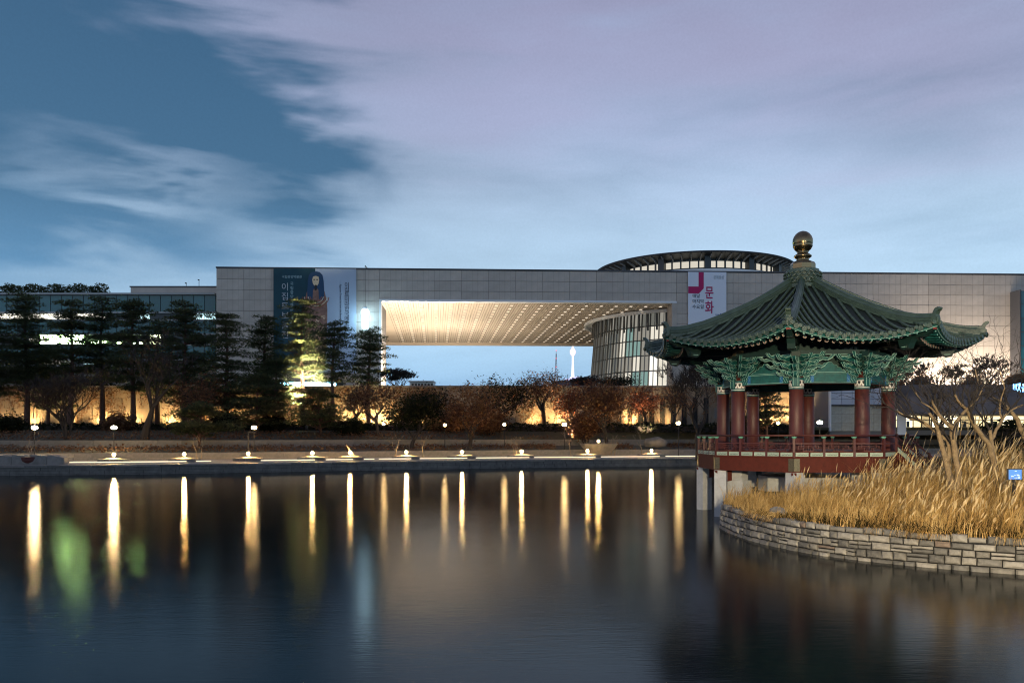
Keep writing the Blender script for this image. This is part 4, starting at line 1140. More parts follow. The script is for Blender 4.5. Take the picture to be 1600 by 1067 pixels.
beam2_me = beam2.mesh('purlin', [teal_dark, mint])
hw = MB(); poly = [(-.75,0),(.75,0),(.70,.10),(.55,.13),(.52,.22),(.38,.24),(.34,.34),(.18,.36),(.1,.48),(-.1,.48),(-.18,.36),(-.34,.34),(-.38,.24),(-.52,.22),(-.55,.13),(-.70,.10)]
arm(hw, poly, .12, T(dm, 0, ZE+2.93) @ Rz(R(90)))
hw_me = hw.mesh('carved_panel', [teal, mint])
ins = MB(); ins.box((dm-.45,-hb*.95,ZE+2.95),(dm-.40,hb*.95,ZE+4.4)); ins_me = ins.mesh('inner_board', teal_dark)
for k in range(8):
    a = R(45*k); c = (RC*math.cos(a), RC*math.sin(a), 0)
    co = obj('column', col_me, parent=pav, loc=c, rotz=a); obj('column_collar', cap_me, parent=co)
    br = MB(); br.box((-.2,-.2,ZE+2.62),(.2,.2,ZE+3.9)); bo = obj('bracket_cluster', br, teal_dark, pav, loc=c, rotz=a)
    for nme, me, _ in bc: obj(nme, me, parent=bo)
    f = R(45*k+22.5)
    obj('beam', beam_me, parent=pav, rotz=f); obj('purlin', beam2_me, parent=pav, rotz=f); obj('carved_panel', hw_me, parent=pav, rotz=f); obj('inner_board', ins_me, parent=pav, rotz=f)

# platform
RD = 5.33; DD = RD*C8; HD = RD*math.sin(R(22.5))
def ring8(r): return [(r*math.cos(R(45*k)), r*math.sin(R(45*k))) for k in range(8)]
b = MB(); b.slab(ring8(RD-.12), ZF-.10, ZF+.0); obj('floor', b, mat('floor_boards', (.14,.05,.03), .6, noise=.4, nscale=3, stretch=(8,.5,1)), pav)
b = MB(); b.slab(ring8(RD-.5), ZE-1.66, ZF-.11); obj('floor_frame', b, red_beam, pav)
fb = MB(); fb.box((DD-.28,-HD+.02,ZE-1.68),(DD,HD-.02,ZE-1.02)); fb_me = fb.mesh('edge_beam', red_beam)
fb2 = MB(); fb2.box((DD-.3,-HD-.005,ZE-1.02),(DD+.03,HD+.005,ZE-.985)); fb3_me = fb2.mesh('edge_moulding', red_beam)
ST = 0          # the face whose railing opens to the stair
npan = 6; pw = 2*(HD-.04)/npan
pan = MB(); pan.box((0,.045,0),(.04,pw-.045,.175)); pan.cur = 1
pan.tube([(.045,.12,.06),(.045,pw*.3,.05),(.045,pw*.4,.09),(.045,pw*.5,.055),(.045,pw*.6,.09),(.045,pw*.7,.05),(.045,pw-.12,.06)], .009, 3, cap=False)
pan_me = pan.mesh('base_panel', [panel_p, teal_dark])
sur = MB(); sur.box((-.02,-HD+.02,ZE-.985),(.03,HD-.02,ZE-.955)); sur.box((-.02,-HD+.02,ZE-.765),(.05,HD-.02,ZE-.72))
for i in range(npan+1): sur.box((-.02,-HD+.02+i*(2*HD-.04)/npan-.04,ZE-.955),(.045,-HD+.02+i*(2*HD-.04)/npan+.04,ZE-.765))
sur_me = sur.mesh('panel_frame', red_beam)
post = MB(); post.box((-.05,-.055,ZE-.98),(.065,.055,ZE-.10)); post.cur = 1
post.lathe([(.04,ZE-.17),(.07,ZE-.15),(.115,ZE-.09),(.12,ZE-.055),(.05,ZE-.05)], 10); post_me = post.mesh('railing_post', [red_wood, mat('lotus_green', (.12,.34,.24), .6)])
rail = MB(); rail.tube([(0,-HD,ZE-.01),(0,HD,ZE-.01)], .042, 8); rail_me = rail.mesh('handrail', red_wood, True)
rail2 = MB(); rail2.box((-.03,-HD,ZE-.40),(.04,HD,ZE-.345)); rail2_me = rail2.mesh('middle_rail', red_wood)
fr = MB(); Wb = 2*HD/3-.11; x0 = -.02; x1 = .03
def bar(y0, y1, z0, z1): fr.box((x0, y0, z0), (x1, y1, z1))
z0, z1 = ZE-.72, ZE-.40; hh = z1-z0; tk = .038
for (ys, ye, zs_, ze_) in ((0,1,.48,.56),(.0,.33,.22,.30),(.67,1,.22,.30),(.14,.86,.74,.82),(.30,.70,.0,.08)):
    bar(-Wb/2+Wb*ys, -Wb/2+Wb*ye, z0+hh*zs_, z0+hh*ze_)
for (yc, zs_, ze_) in ((.14,.22,.82),(.33,0,.56),(.5,.22,.82),(.67,0,.56),(.86,.22,.82),(.24,.5,1),(.76,.5,1),(.42,0,.3),(.58,0,.3)):
    bar(-Wb/2+Wb*yc-tk/2, -Wb/2+Wb*yc+tk/2, z0+hh*zs_, z0+hh*ze_)
fr_me = fr.mesh('fret_panel', red_wood)
pl = MB(); 
for s in (-1, 1): pl.box((0,-.16 if s < 0 else .02,0),(.02,-.02 if s < 0 else .16,.60), Rz(s*R(22.5)) if False else None)
for k in range(8):
    f = R(45*k+22.5); M_ = Rz(f)
    obj('edge_beam', fb_me, parent=pav, rotz=f); obj('edge_moulding', fb3_me, parent=pav, rotz=f)
    if k != ST:
        base = M_ @ Vector((DD-.06, 0, 0))
        s_ = obj('panel_frame', sur_me, parent=pav, loc=base, rotz=f)
        for i in range(npan):
            p = M_ @ Vector((DD-.05, -HD+.02+i*pw+.02, ZE-.955)); obj('base_panel', pan_me, parent=pav, loc=p, rotz=f)
        p = M_ @ Vector((DD-.10, 0, 0))
        obj('handrail', rail_me, parent=pav, loc=p, rotz=f); obj('middle_rail', rail2_me, parent=pav, loc=p, rotz=f)
        for i in range(3):
            q = M_ @ Vector((DD-.10, (i-1)*2*HD/3, 0)); obj('fret_panel', fr_me, parent=pav, loc=q, rotz=f)
        for i in (-1, 1):
            q = M_ @ Vector((DD-.06, i*HD/3, 0)); obj('railing_post', post_me, parent=pav, loc=q, rotz=f)
    a = R(45*k); q = ((RD-.08)*math.cos(a), (RD-.08)*math.sin(a), 0); obj('railing_post', post_me, parent=pav, loc=q, rotz=a)
    for s in (-1, 1):      # brass corner plates
        pb = MB(); M2 = Rz(a+s*R(22.5)); 
        y0, y1 = (-HD, -HD+.26) if s > 0 else (HD-.26, HD)
        pb.box((DD+.003, y0, ZE-1.64), (DD+.016, y1, ZE-1.06), M2); obj('corner_plate', pb, brass_plate, pav)
    # corner bracket under the edge beam
    cb = MB(); cb.prism([(RD-.9,ZE-1.70),(RD+.05,ZE-1.70),(RD+.0,ZE-1.82),(RD-.12,ZE-1.86),(RD-.2,ZE-1.98),(RD-.34,ZE-2.02),(RD-.42,ZE-2.2),(RD-.62,ZE-2.25),(RD-.9,ZE-2.2)], .22, Rz(a)); obj('corner_bracket', cb, red_beam, pav)
# stone piers
pm = MB(); pm.box((-.28,-.28,-.6),(.28,.28,ZE-1.69), bev=0); pm_me = pm.mesh('stone_pier', pier_m)
pm2 = MB(); pm2.box((-.42,-.42,-.6),(.42,.42,1.75)); pm2.box((-.30,-.30,1.752),(.30,.30,ZE-1.69)); pm2_me = pm2.mesh('stone_pier', pier_m)
for k in range(8):
    a = R(45*k); obj('stone_pier', pm_me, parent=pav, loc=(4.98*math.cos(a), 4.98*math.sin(a), 0), rotz=a+R(45))
    obj('stone_pier', pm2_me, parent=pav, loc=(3.9*math.cos(a), 3.9*math.sin(a), 0), rotz=a+R(22.5))
# stone base in the middle
b = MB(); b.slab(ring8(2.2), -.5, 1.9); obj('stone_base', b, pier_m, pav)

# stair
def stair():
    f = R(45*ST+22.5); st = bpy.data.objects.new('stair', None); COL.objects.link(st); st.parent = pav
    st.rotation_euler = (0, 0, f); n = 5; run = 1.9; drop = 1.75
    for i in range(n):
        b = MB(); b.box((DD+.02+i*run/n, -.62, ZF-(i+1)*drop/n-.05), (DD+.02+(i+1)*run/n+.03, .62, ZF-(i+1)*drop/n)); obj('step', b, red_beam, st)
    for s in (-1, 1):
        y = s*.68
        b = MB(); b.add([(DD-.02,y-.05,ZF+.02),(DD-.02,y+.05,ZF+.02),(DD+run,y+.05,ZF-drop+.1),(DD+run,y-.05,ZF-drop+.1),(DD-.02,y-.05,ZF-.3),(DD-.02,y+.05,ZF-.3),(DD+run,y+.05,ZF-drop-.25),(DD+run,y-.05,ZF-drop-.25)],
                        [(0,1,2,3),(7,6,5,4),(0,3,7,4),(1,5,6,2),(3,2,6,7),(0,4,5,1)]); obj('stringer', b, red_beam, st)
        for q in range(3):
            f0, f1 = q/3+.03, (q+1)/3-.03; xa, xb = DD+run*f0, DD+run*f1; za, zb = ZF+.05-drop*f0, ZF+.05-drop*f1
            b = MB(); b.add([(xa,y-.03,za),(xa,y+.03,za),(xb,y+.03,zb),(xb,y-.03,zb),(xa,y-.03,za+.2),(xa,y+.03,za+.2),(xb,y+.03,zb+.2),(xb,y-.03,zb+.2)],
                        [(0,3,2,1),(4,5,6,7),(0,1,5,4),(1,2,6,5),(2,3,7,6),(3,0,4,7)]); obj('base_panel', b, panel_p, st)
        for dz in (.74, .40):
            b = MB(); b.tube([(DD-.05,y,ZF+dz),(DD+run,y,ZF-drop+dz)], .038, 6); obj('handrail', b, red_wood, st)
        for q in (0, .5, 1):
            x = DD+run*q; z = ZF-drop*q; b = MB(); b.box((x-.05,y-.05,z-.1),(x+.05,y+.05,z+.82)); obj('railing_post', b, red_wood, st)
    # short returns of the railing beside the stair
    for s in (-1, 1):
        b = MB(); b.tube([(DD-.1, s*.68, ZE-.01), (DD-.1, s*HD, ZE-.01)], .042, 8); b.box((DD-.13, min(s*.68, s*HD), ZE-.40),(DD-.06, max(s*.68, s*HD), ZE-.345)); obj('handrail', b, red_wood, st)
        b = MB(); y0, y1 = sorted((s*.68, s*HD)); b.box((DD-.1, y0+.05, ZE-.95),(DD-.02, y1-.05, ZE-.77)); obj('base_panel', b, panel_p, st)
        b = MB(); b.box((DD-.12, y0, ZE-.765),(DD+.0, y1, ZE-.72)); obj('panel_frame', b, red_beam, st)
stair()
# ------------------------------------------------------------------ island
ISL = [(8.95,35.4),(8.95,33.0),(9.05,31.2),(9.5,29.3),(10.1,27.75),(10.9,26.5),(12.1,25.3),(13.4,24.3),(14.6,23.6),(17,22.7),(20,22.0),(25,21.6),(32,22.5),(40,26),(46,34),(48,48),(42,60),(30,62),(20,56),(16.5,50),(13.5,46.5),(12.0,43),(10.6,39.6),(9.5,37.2)]
def isl_z(x, y):
    return 1.0+.5*max(0, min(1, (y-25)/9))*max(0, min(1, (x-10)/8))+.25*max(0, min(1, (x-17)/8))
def inside(x, y, poly):
    c = False; n = len(poly)
    for i in range(n):
        x0, y0 = poly[i]; x1, y1 = poly[(i+1) % n]
        if (y0 > y) != (y1 > y) and x < (x1-x0)*(y-y0)/(y1-y0)+x0: c = not c
    return c
def island():
    mb = MB(); n = len(ISL); cx, cyy = 26, 38; rings = 7; vs = []
    for r in range(rings):
        f = r/rings
        for x, y in ISL: xx, yy = x+(cx-x)*f, y+(cyy-y)*f; vs.append((xx, yy, isl_z(xx, yy)-(.08 if r == 0 else 0)))
    vs.append((cx, cyy, isl_z(cx, cyy)))
    fs = [(r*n+i, r*n+(i+1) % n, (r+1)*n+(i+1) % n, (r+1)*n+i) for r in range(rings-1) for i in range(n)]+[((rings-1)*n+i, (rings-1)*n+(i+1) % n, rings*n) for i in range(n)]
    mb.add(vs, fs)
    mb.add([(x+(cx-x)*.012, y+(cyy-y)*.012, z) for z in (-.6, .93) for x, y in ISL], [(i, (i+1) % n, (i+1) % n+n, i+n) for i in range(n)])
    structure('island_ground', mb, soil)
    # dry-laid stone wall, stone by stone where it shows
    t = thing('island_wall', 'curved dry-laid grey stone wall round the grassy island', 'wall')
    P = ISL[:13]; P = [(9.5,37.2)]+P
    seg = [0]
    for a, b in zip(P, P[1:]): seg.append(seg[-1]+math.dist(a, b))
    def at(s):
        for i in range(len(seg)-1):
            if s <= seg[i+1]:
                f = (s-seg[i])/(seg[i+1]-seg[i]); a, b = P[i], P[i+1]; return a[0]+(b[0]-a[0])*f, a[1]+(b[1]-a[1])*f
        return P[-1]
    b = MB(); k = 90; pts = [at(seg[-1]*i/k) for i in range(k+1)]
    for (x0, y0), (x1, y1) in zip(pts, pts[1:]):
        d = Vector((x1-x0, y1-y0, 0)); nrm = Vector((d.y, -d.x, 0)).normalized()*-1
        # inward side of the wall
        b.quad((x0+nrm.x*-.0, y0, -.4), (x1, y1, -.4), (x1, y1, .92), (x0, y0, .92))
    obj('wall_core', b, mortar, t)
    rnd = random.Random(14); cnt = 0
    zs = [-.12, .13, .37, .60, .82, 1.03]
    for c in range(5):
        s = rnd.uniform(0, .3)
        while s < seg[-1]-.3:
            w = rnd.uniform(.26, .64); 
            if c == 0: w *= 1.1
            z0, z1 = zs[c], zs[c+1]
            dz = .04*math.sin(s*.9+c); z0 += dz*(c > 0)*.6; z1 += (.04*math.sin(s*.9+c+1))*.6*(c < 4)+ (rnd.uniform(-.05, .05) if c == 4 else 0)
            x0, y0 = at(s); x1, y1 = at(min(s+w, seg[-1])); d = math.dist((x0, y0), (x1, y1))
            if d < .1: break
            ang = math.atan2(y1-y0, x1-x0); dep = .26; pr = rnd.uniform(.02, .09)+.02*(4-c)
            g = .019
            halves = [(z0, z1)] if rnd.random() > .13 or c == 0 else [(z0, z0+(z1-z0)*rnd.uniform(.4, .6))]
            if len(halves) == 1 and halves[0][1] != z1: halves.append((halves[0][1], z1))
            for z0, z1 in halves:
                m_ = MB(); L = d-2*g; H = z1-z0-2*g; j = lambda q=.018: rnd.uniform(-q, q); bv = min(.065, L*.2, H*.25)
                F_ = [(g+bv*.9+j(), -pr+j(.01), g+bv*.7+j()), (g+L-bv*.9+j(), -pr+j(.01), g+bv*.7+j()), (g+L-bv*.9+j(), -pr+j(.01), g+H-bv*.7+j()), (g+bv*.9+j(), -pr+j(.01), g+H-bv*.7+j()),
                      (g+j(.01), -pr+bv*.8, g), (g+L+j(.01), -pr+bv*.8, g+j(.008)), (g+L+j(.01), -pr+bv*.8, g+H+j(.008)), (g, -pr+bv*.8, g+H+j(.008)),
                      (g, dep, g), (g+L, dep, g), (g+L, dep, g+H), (g, dep, g+H),
                      (g+L*.5, -pr-.02+j(.012), g+H*.5)]
                m_.add(F_, [(0,1,12),(1,2,12),(2,3,12),(3,0,12),(4,5,1,0),(5,6,2,1),(6,7,3,2),(7,4,0,3),(5,9,10,6),(7,6,10,11),(8,4,7,11),(4,8,9,5)])
                q = rnd.random(); mm = wall_rock if q < (.62 if c else .15) else (wall_rock_b if q < .96 else wall_rock_c)
                obj('stone', m_, mm, t, loc=(x0, y0, z0), rotz=ang); cnt += 1
            s += w
    # a loose boulder on the wall top
    b = MB(); b.lathe([(0,-.05),(.30,.0),(.36,.14),(.27,.28),(.1,.34),(0,.35)], 9)
    b.v = [(x*(1+.12*math.sin(7*x+3*z)), y*.7, z*(1+.1*math.sin(5*y))) for x, y, z in b.v]
    o = obj('boulder', b, wall_rock, loc=(9.75, 30.6, .98)); tag(o, 'grey boulder resting on the island wall top beside the short grass', 'boulder')
island()

def grass():
    rs = np.random.RandomState(5)
    def blades(N, hfun, reg, wid, seed, lean, curl, segs=4, plume=False):
        rs = np.random.RandomState(seed); V = []; Fc = []; Mi = []
        for _ in range(N):
            while True:
                x = rs.uniform(reg[0], reg[1]); y = rs.uniform(reg[2], reg[3])
                if inside(x, y, ISL) and math.dist((x, y), PC) > 5.2: break
            # tufts
            h = hfun(x, y)*rs.uniform(.55, 1.15)
            if h < .12: continue
            a = rs.normal(lean[0], lean[1]); la = rs.uniform(.08, 1)*curl*h
            dx, dy = math.cos(a)*la, math.sin(a)*la
            w = wid*rs.uniform(.6, 1.3); wa = rs.uniform(0, 3.14); wx, wy = math.cos(wa)*w, math.sin(wa)*w*.5
            z0 = isl_z(x, y)-.05; o = len(V)
            for s in range(segs+1):
                f = s/segs; k = f**2.0; zz = z0+h*(f-.16*k*curl*f)
                ww = (1-f*.9)
                if plume is True: ww = (.35+1.6*math.exp(-((f-.86)/.10)**2)) if f < .97 else .2
                V.append((x+dx*k-wx*ww, y+dy*k-wy*ww, zz)); V.append((x+dx*k+wx*ww, y+dy*k+wy*ww, zz))
            for s in range(segs):
                Fc.append((o+2*s, o+2*s+1, o+2*s+3, o+2*s+2)); Mi.append(2 if plume == 'stem' else (1 if plume and s >= segs*.72 else 0))
        return V, Fc, Mi
    def h1(x, y):
        base = lerp_tab([(8.9, .75), (10, .95), (12, 1.0), (13.5, 1.15), (15, 1.5), (17, 1.85), (20, 2.3), (30, 2.4)], x)
        edge = lerp_tab([(22, .85), (26, 1), (60, 1)], y)
        tuft = .76+.36*math.sin(x*2.9+1.7*math.sin(y*1.9))*math.sin(y*2.4+x)+.12*math.sin(x*7+y*5)
        return base*edge*tuft
    specs = [(19000, h1, (9.0, 26, 22, 38), .013, 1, (.2, 1.3), .75, 5, False),
             (9000, lambda x, y: h1(x, y)*.6, (9.0, 24, 22.2, 36), .013, 2, (-1.2, 2.0), 1.3, 5, False),
             (9000, lambda x, y: h1(x, y)*.42, (9.0, 24, 22.2, 33), .014, 9, (-1.5, 2.2), 1.1, 4, 'stem'),
             (7000, lambda x, y: .42, (9.0, 22, 22.0, 30), .02, 19, (-1.5, 2.2), 1.3, 4, 'stem'),
             (2600, lambda x, y: h1(x, y)*1.22*(x > 12), (12, 27, 23, 39), .017, 3, (.15, .6), .5, 8, True)]
    V, Fc, Mi = [], [], []
    for s in specs:
        v, f, m_ = blades(*s); o = len(V); V += v; Fc += [tuple(i+o for i in q) for q in f]; Mi += m_
    # tufts that spill over the wall edge
    E_ = ISL[1:14]
    for _ in range(2600):
        i = rs.randint(0, len(E_)-1); f = rs.rand(); x = E_[i][0]*(1-f)+E_[i+1][0]*f; y = E_[i][1]*(1-f)+E_[i+1][1]*f
        if math.sin(x*4.1+y*2.3)+.6*math.sin(x*9) < .1: continue
        dx, dy = E_[i+1][0]-E_[i][0], E_[i+1][1]-E_[i][1]; L = math.hypot(dx, dy); ox, oy = dy/L, -dx/L
        if ox*(26-x)+oy*(38-y) > 0: ox, oy = -ox, -oy
        x -= ox*rs.uniform(.12, .45); y -= oy*rs.uniform(.12, .45); h = rs.uniform(.35, .75); la = rs.uniform(.35, .8); sd = rs.uniform(-.3, .3); w = .011
        o = len(V); z0 = .98
        for s in range(6):
            k = s/5; X_ = x+ox*la*k+(-oy)*sd*k; Y_ = y+oy*la*k+ox*sd*k; zz = z0+h*(1.5*k-1.75*k*k)
            V.append((X_-w*(1-k*.9), Y_, zz)); V.append((X_+w*(1-k*.9), Y_, zz))
        for s in range(5): Fc.append((o+2*s, o+2*s+1, o+2*s+3, o+2*s+2)); Mi.append(0 if rs.rand() < .6 else 2)
    me = bpy.data.meshes.new('tall_dry_grass'); me.from_pydata(V, [], Fc); me.materials.append(M_grassb); me.materials.append(M_plume); me.materials.append(M_stem); me.polygons.foreach_set('material_index', Mi)
    o = obj('tall_dry_grass', me); tag(o, 'dense golden dry silver grass leaning over the curved island wall', 'grass', kind='stuff')
grass()

# ------------------------------------------------------------------ trees
def branch_tree(seed, H, W, trunk_r, n_main=5, fork_z=.25, levels=4, spread=.9, multi=1, gnarl=.25, twig_r=.03, lean=0.0):
    """trunk and branches as tapered tubes; returns mesh builder and the twig tips"""
    rnd = random.Random(seed); mb = MB(); tips = []
    def grow(p, d, L, r, lv):
        n = 3 if lv < levels else 2; pts = [p]; q = Vector(p); dd = Vector(d)
        for i in range(n):
            dd = (dd+Vector((rnd.uniform(-1,1), rnd.uniform(-1,1), rnd.uniform(-.6,.9)))*gnarl).normalized()
            q = q+dd*(L/n); pts.append(q.copy())
        rads = [r*(1-.45*i/n) for i in range(n+1)]
        mb.cur = 0 if lv < 3 else 1
        mb.tube(pts, rads, 7 if lv < 2 else (4 if lv < levels else 3), cap=False)
        if lv >= levels: tips.append((pts[-1], dd)); return
        kids = rnd.choice((2, 3, 3)) if lv else n_main
        for k in range(kids):
            t_ = rnd.uniform(.45, 1.0) if k else 1.0
            base = pts[0].lerp(pts[-1], t_) if t_ < 1 else pts[-1]
            if t_ < 1:
                i = min(n-1, int(t_*n)); base = pts[i].lerp(pts[i+1], t_*n-i)
            a = 6.283*(k+rnd.random()*.6)/kids; side = Vector((math.cos(a), math.sin(a), 0))
            nd = (dd*(1-spread*.5)+side*spread*rnd.uniform(.5, 1.0)*(W/H+.35)+Vector((0,0,.28))).normalized()
            grow(base, nd, L*rnd.uniform(.60, .84), rads[-1]*rnd.uniform(.62, .85), lv+1)
    for m_ in range(multi):
        a = 6.283*m_/multi+seed; off = Vector((math.cos(a), math.sin(a), 0))*(.25 if multi > 1 else 0)
        d = Vector((math.cos(a)*(.45 if multi > 1 else 0)+lean, math.sin(a)*(.3 if multi > 1 else 0), 1)).normalized()
        grow(Vector((0,0,-.2))+off*.6, d, H*(fork_z+.08), trunk_r/(multi**.4), 0)
    # rescale so that the crown reaches H and W
    zs = max(p.z for p, _ in tips); xs_ = sorted(abs(p.x) for p, _ in tips); ws = xs_[int(len(xs_)*.95)]
    kz, kx = H/zs, min(2.2, W/ws)
    def fix(p):
        f = min(1, max(0, p[2]/(H*.25)))
        return (p[0]*(1+(kx-1)*f), p[1]*(1+(kx-1)*f), p[2]*kz if p[2] > 0 else p[2])
    mb.v = [fix(p) for p in mb.v]; tips = [(Vector(fix(p)), d) for p, d in tips]
    return mb, tips
def twigs(mb, rnd, tips, n, L, r):
    for p, d in tips:
        for _ in range(n):
            dd = (d+Vector((rnd.uniform(-1,1), rnd.uniform(-1,1), rnd.uniform(-.5,.9)))*.8).normalized()
            e = p+dd*L*rnd.uniform(.5, 1.2); m_ = p.lerp(e, .5)+Vector((rnd.uniform(-1,1), rnd.uniform(-1,1), rnd.uniform(-1,1)))*L*.08
            s = Vector((-dd.y, dd.x, .3)).normalized()*r
            mb.add([p-s, p+s, m_+s*.7, m_-s*.7, e], [(0,1,2,3),(3,2,4)])
            for q in (-1, 1):
                e2 = m_+(dd+s.normalized()*q*.8+Vector((0,0,.2))).normalized()*L*.45; mb.add([m_-s*.5, m_+s*.5, e2], [(0,1,2)])
def leaf_crown(tips, seed, m, per, size, spread, drop=0.0, name='crown'):
    rnd = random.Random(seed); mb = MB()
    for p, d in tips:
        if rnd.random() < drop: continue
        k = int(per*rnd.uniform(.5, 1.5))
        def fn():
            f = rnd.random()**2*.65; z = p.z*(1-.55*f); g = spread*(1+.4*math.sin(p.x*3+p.y))
            return (p.x*(1-f*.6)+rnd.gauss(0, g), p.y*(1-f*.6)+rnd.gauss(0, g), z+rnd.gauss(0, g*.8))
        leaf_cloud(mb, rnd, k, fn, size, .8)
    return mb
TREES = 0
def deciduous(name, label, x, Y, ytop, hw, kind, seed, cat='tree', z0=None, group=None, multi=1, bark_=None, trunk_r=None, fork=.25, per=None, levels=4, lean=0.0, nm=5):
    X = (x-800)*Y/F; zb = ground_z(X, Y) if z0 is None else z0
    H = EYE+(HOR-ytop)*Y/F-zb; W = hw*Y/F*.92
    mb, tips = branch_tree(seed, H*.97, W, trunk_r or (.10+.022*H), multi=multi, fork_z=fork, levels=levels, n_main=nm, lean=lean)
    rnd = random.Random(seed+99)
    t = thing(name, label, cat, (X, Y, zb), 0, group)
    mb.cur = 1
    if kind == 'bare': twigs(mb, rnd, tips, 5 if bark_ is None else 1, .12*H, (.016+.0003*Y) if bark_ is None else .007)
    else: twigs(mb, rnd, tips, 3, .09*H, .03)
    obj('trunk', mb, [bark_ or bark, bark], t)
    if kind != 'bare':
        m = {'brown': M_brown, 'red': M_red, 'dark': M_dark}[kind]
        c = leaf_crown(tips, seed+5, m, int((per or 20)*1.5), .25, .55+.04*W, .0)
        obj('crown', c, m, t, kind='stuff')
    return t
def pine(name, label, x, Y, ytop, ybot, hw, seed, z0=None, lean=0.0, group=None, dens=1.0):
    X = (x-800)*Y/F; zb = ground_z(X, Y) if z0 is None else z0
    H = EYE+(HOR-ytop)*Y/F-zb; zc0 = EYE+(HOR-ybot)*Y/F-zb; W = hw*Y/F
    rnd = random.Random(seed); t = thing(name, label, 'pine tree', (X, Y, zb), 0, group)
    tb = MB(); pts = []; n = 7; ph = rnd.uniform(0, 6.28)
    for i in range(n+1):
        f = i/n; pts.append((lean*H*f*.3+.25*math.sin(f*5+ph)*f*1.2, .2*math.sin(f*4+ph*2)*f, -.3+H*.96*f+.3*f))
    r0 = .12+.017*H
    tb.tube(pts, [r0*(1-.78*i/n) for i in range(n+1)], 7)
    def tp(z):
        f = max(0, min(1, z/(H*.96))); k = min(n-1, int(f*n)); a, b = Vector(pts[k]), Vector(pts[k+1]); return a.lerp(b, f*n-k)
    cb = MB()
    layers = max(6, int((H-zc0)/.95))
    pads = []
    for i in range(layers):
        f = (i+.5)/layers; z = zc0+(H-zc0)*f
        reach = W*1.12*(1.0-.62*f**1.6)*rnd.uniform(.75, 1.12)*(.72+.28*min(1, f*4))
        k = rnd.choice((3, 4, 4, 5)); a0 = rnd.uniform(0, 6.28)
        for j in range(k):
            a = a0+6.283*j/k+rnd.uniform(-.4, .4); rr = reach*rnd.uniform(.55, 1.0); b0 = tp(z-.4)
            e = Vector((b0.x+math.cos(a)*rr, b0.y+math.sin(a)*rr, z+rnd.uniform(-.45, .5)))
            mid = b0.lerp(e, .5)+Vector((0,0,rnd.uniform(-.1, .45)))
            tb.tube([b0, mid, e], [.10*(1.2-f), .06, .03], 4, cap=False)
            pads.append((e, rr*.46+.6)); 
            if rr > 1.6: pads.append((mid+Vector((rnd.uniform(-.5,.5), rnd.uniform(-.5,.5), .25)), rr*.30+.3))
    pads.append((tp(H*.97)+Vector((0,0,.1)), 1.2)); pads.append((tp(H*.92), 1.6)); pads.append((tp(H*.86), 2.0))
    for c, rad in pads:
        q = int(78*dens*(.5+rad*rad*.55))
        for _ in range(min(q, 520)):
            a = rnd.uniform(0, 6.283); u = math.sqrt(rnd.random()); x_ = math.cos(a)*u*rad*1.08; y_ = math.sin(a)*u*rad*1.08
            zt = .36*rad*(1-u*u)*rnd.uniform(-.45, 1.0)+rnd.gauss(0, .08)
            p = (c.x+x_, c.y+y_, c.z+zt); s = rnd.uniform(.20, .42)
            # a tuft: two crossing slivers pointing up and out
            for w_ in range(2):
                aa = a+rnd.uniform(-1.4, 1.4); dx, dy = math.cos(aa), math.sin(aa); up_ = rnd.uniform(.0, .8)
                cb.add([(p[0]-dy*s*.28, p[1]+dx*s*.28, p[2]), (p[0]+dy*s*.28, p[1]-dx*s*.28, p[2]), (p[0]+dx*s, p[1]+dy*s, p[2]+s*up_)], [(0,1,2)])
    obj('trunk', tb, bark_red, t); obj('crown', cb, M_pine, t, kind='stuff')
    return t
PG = 'tall pines before the glass wing'
pine('pine_tree', 'tall pine at the far west end with a pale lit trunk foot', 42, 131, 461, 600, 44, 1)['label'] = 'tall flat-topped pine with pale lit trunk at the extreme left edge'
pine('pine_tree', 'slim pine rising before the yellow-green office windows', 108, 128, 471, 590, 36, 2, lean=.1)
pine('pine_tree', 'slender pine right of the yellow-green windows with a lit lower trunk', 160, 134, 468, 600, 34, 3)['label'] = 'slender pine just east of the yellow-green windows, lower trunk lit'
pine('pine_tree', 'broad dark pine behind the great bare tree', 208, 129, 469, 612, 42, 4)
pine('pine_tree', 'wide dense pine before the grey roof block', 288, 131, 471, 635, 47, 5)
pine('pine_tree', 'dark pine standing before the bare limestone corner of the museum', 353, 128, 491, 640, 39, 6)
pine('pine_tree', 'dark pine overlapping the teal banner edge', 414, 134, 494, 640, 36, 7)
lit_pine = pine('pine_tree', 'pine floodlit yellow from below in front of the teal banner', 473, 137, 469, 585, 40, 8, dens=.8)
pine('pine_tree', 'dark pine below the pale blue banner', 520, 132, 502, 600, 36, 9)
pine('pine_tree', 'dark pine directly under the glowing capsule lantern', 576, 134, 514, 606, 32, 10)
pine('pine_tree', 'low spreading pine above a lit planter, west of the tall lamp post', 312, 103, 634, 682, 46, 11)
pine('pine_tree', 'mid-height dark pine behind the lamp with two poles', 402, 119, 585, 664, 46, 12)
pine('pine_tree', 'low wide dark pine beneath the floodlit yellow pine', 500, 117, 610, 668, 48, 13)
pine('pine_tree', 'pine half hidden at the very edge beside the tall flat-topped pine', -12, 126, 500, 620, 38, 14)
pine('pine_tree', 'small dark pine seen between the pavilion columns', 1197, 118, 604, 668, 30, 15)
pine('pine_tree', 'dim pine filling the gap between broad pine and wide dense pine', 246, 137, 500, 620, 30, 16)
pine('pine_tree', 'short dark pine at the foot of the floodlit yellow pine', 430, 130, 560, 640, 34, 17)
pine('pine_tree', 'short spreading pine behind the many-stemmed bare shrub', 75, 136, 545, 640, 36, 18)
deciduous('evergreen_tree', 'rounded dark evergreen above two pale trunks by a planter', 642, 110, 610, 50, 'dark', 20, per=46, fork=.3)
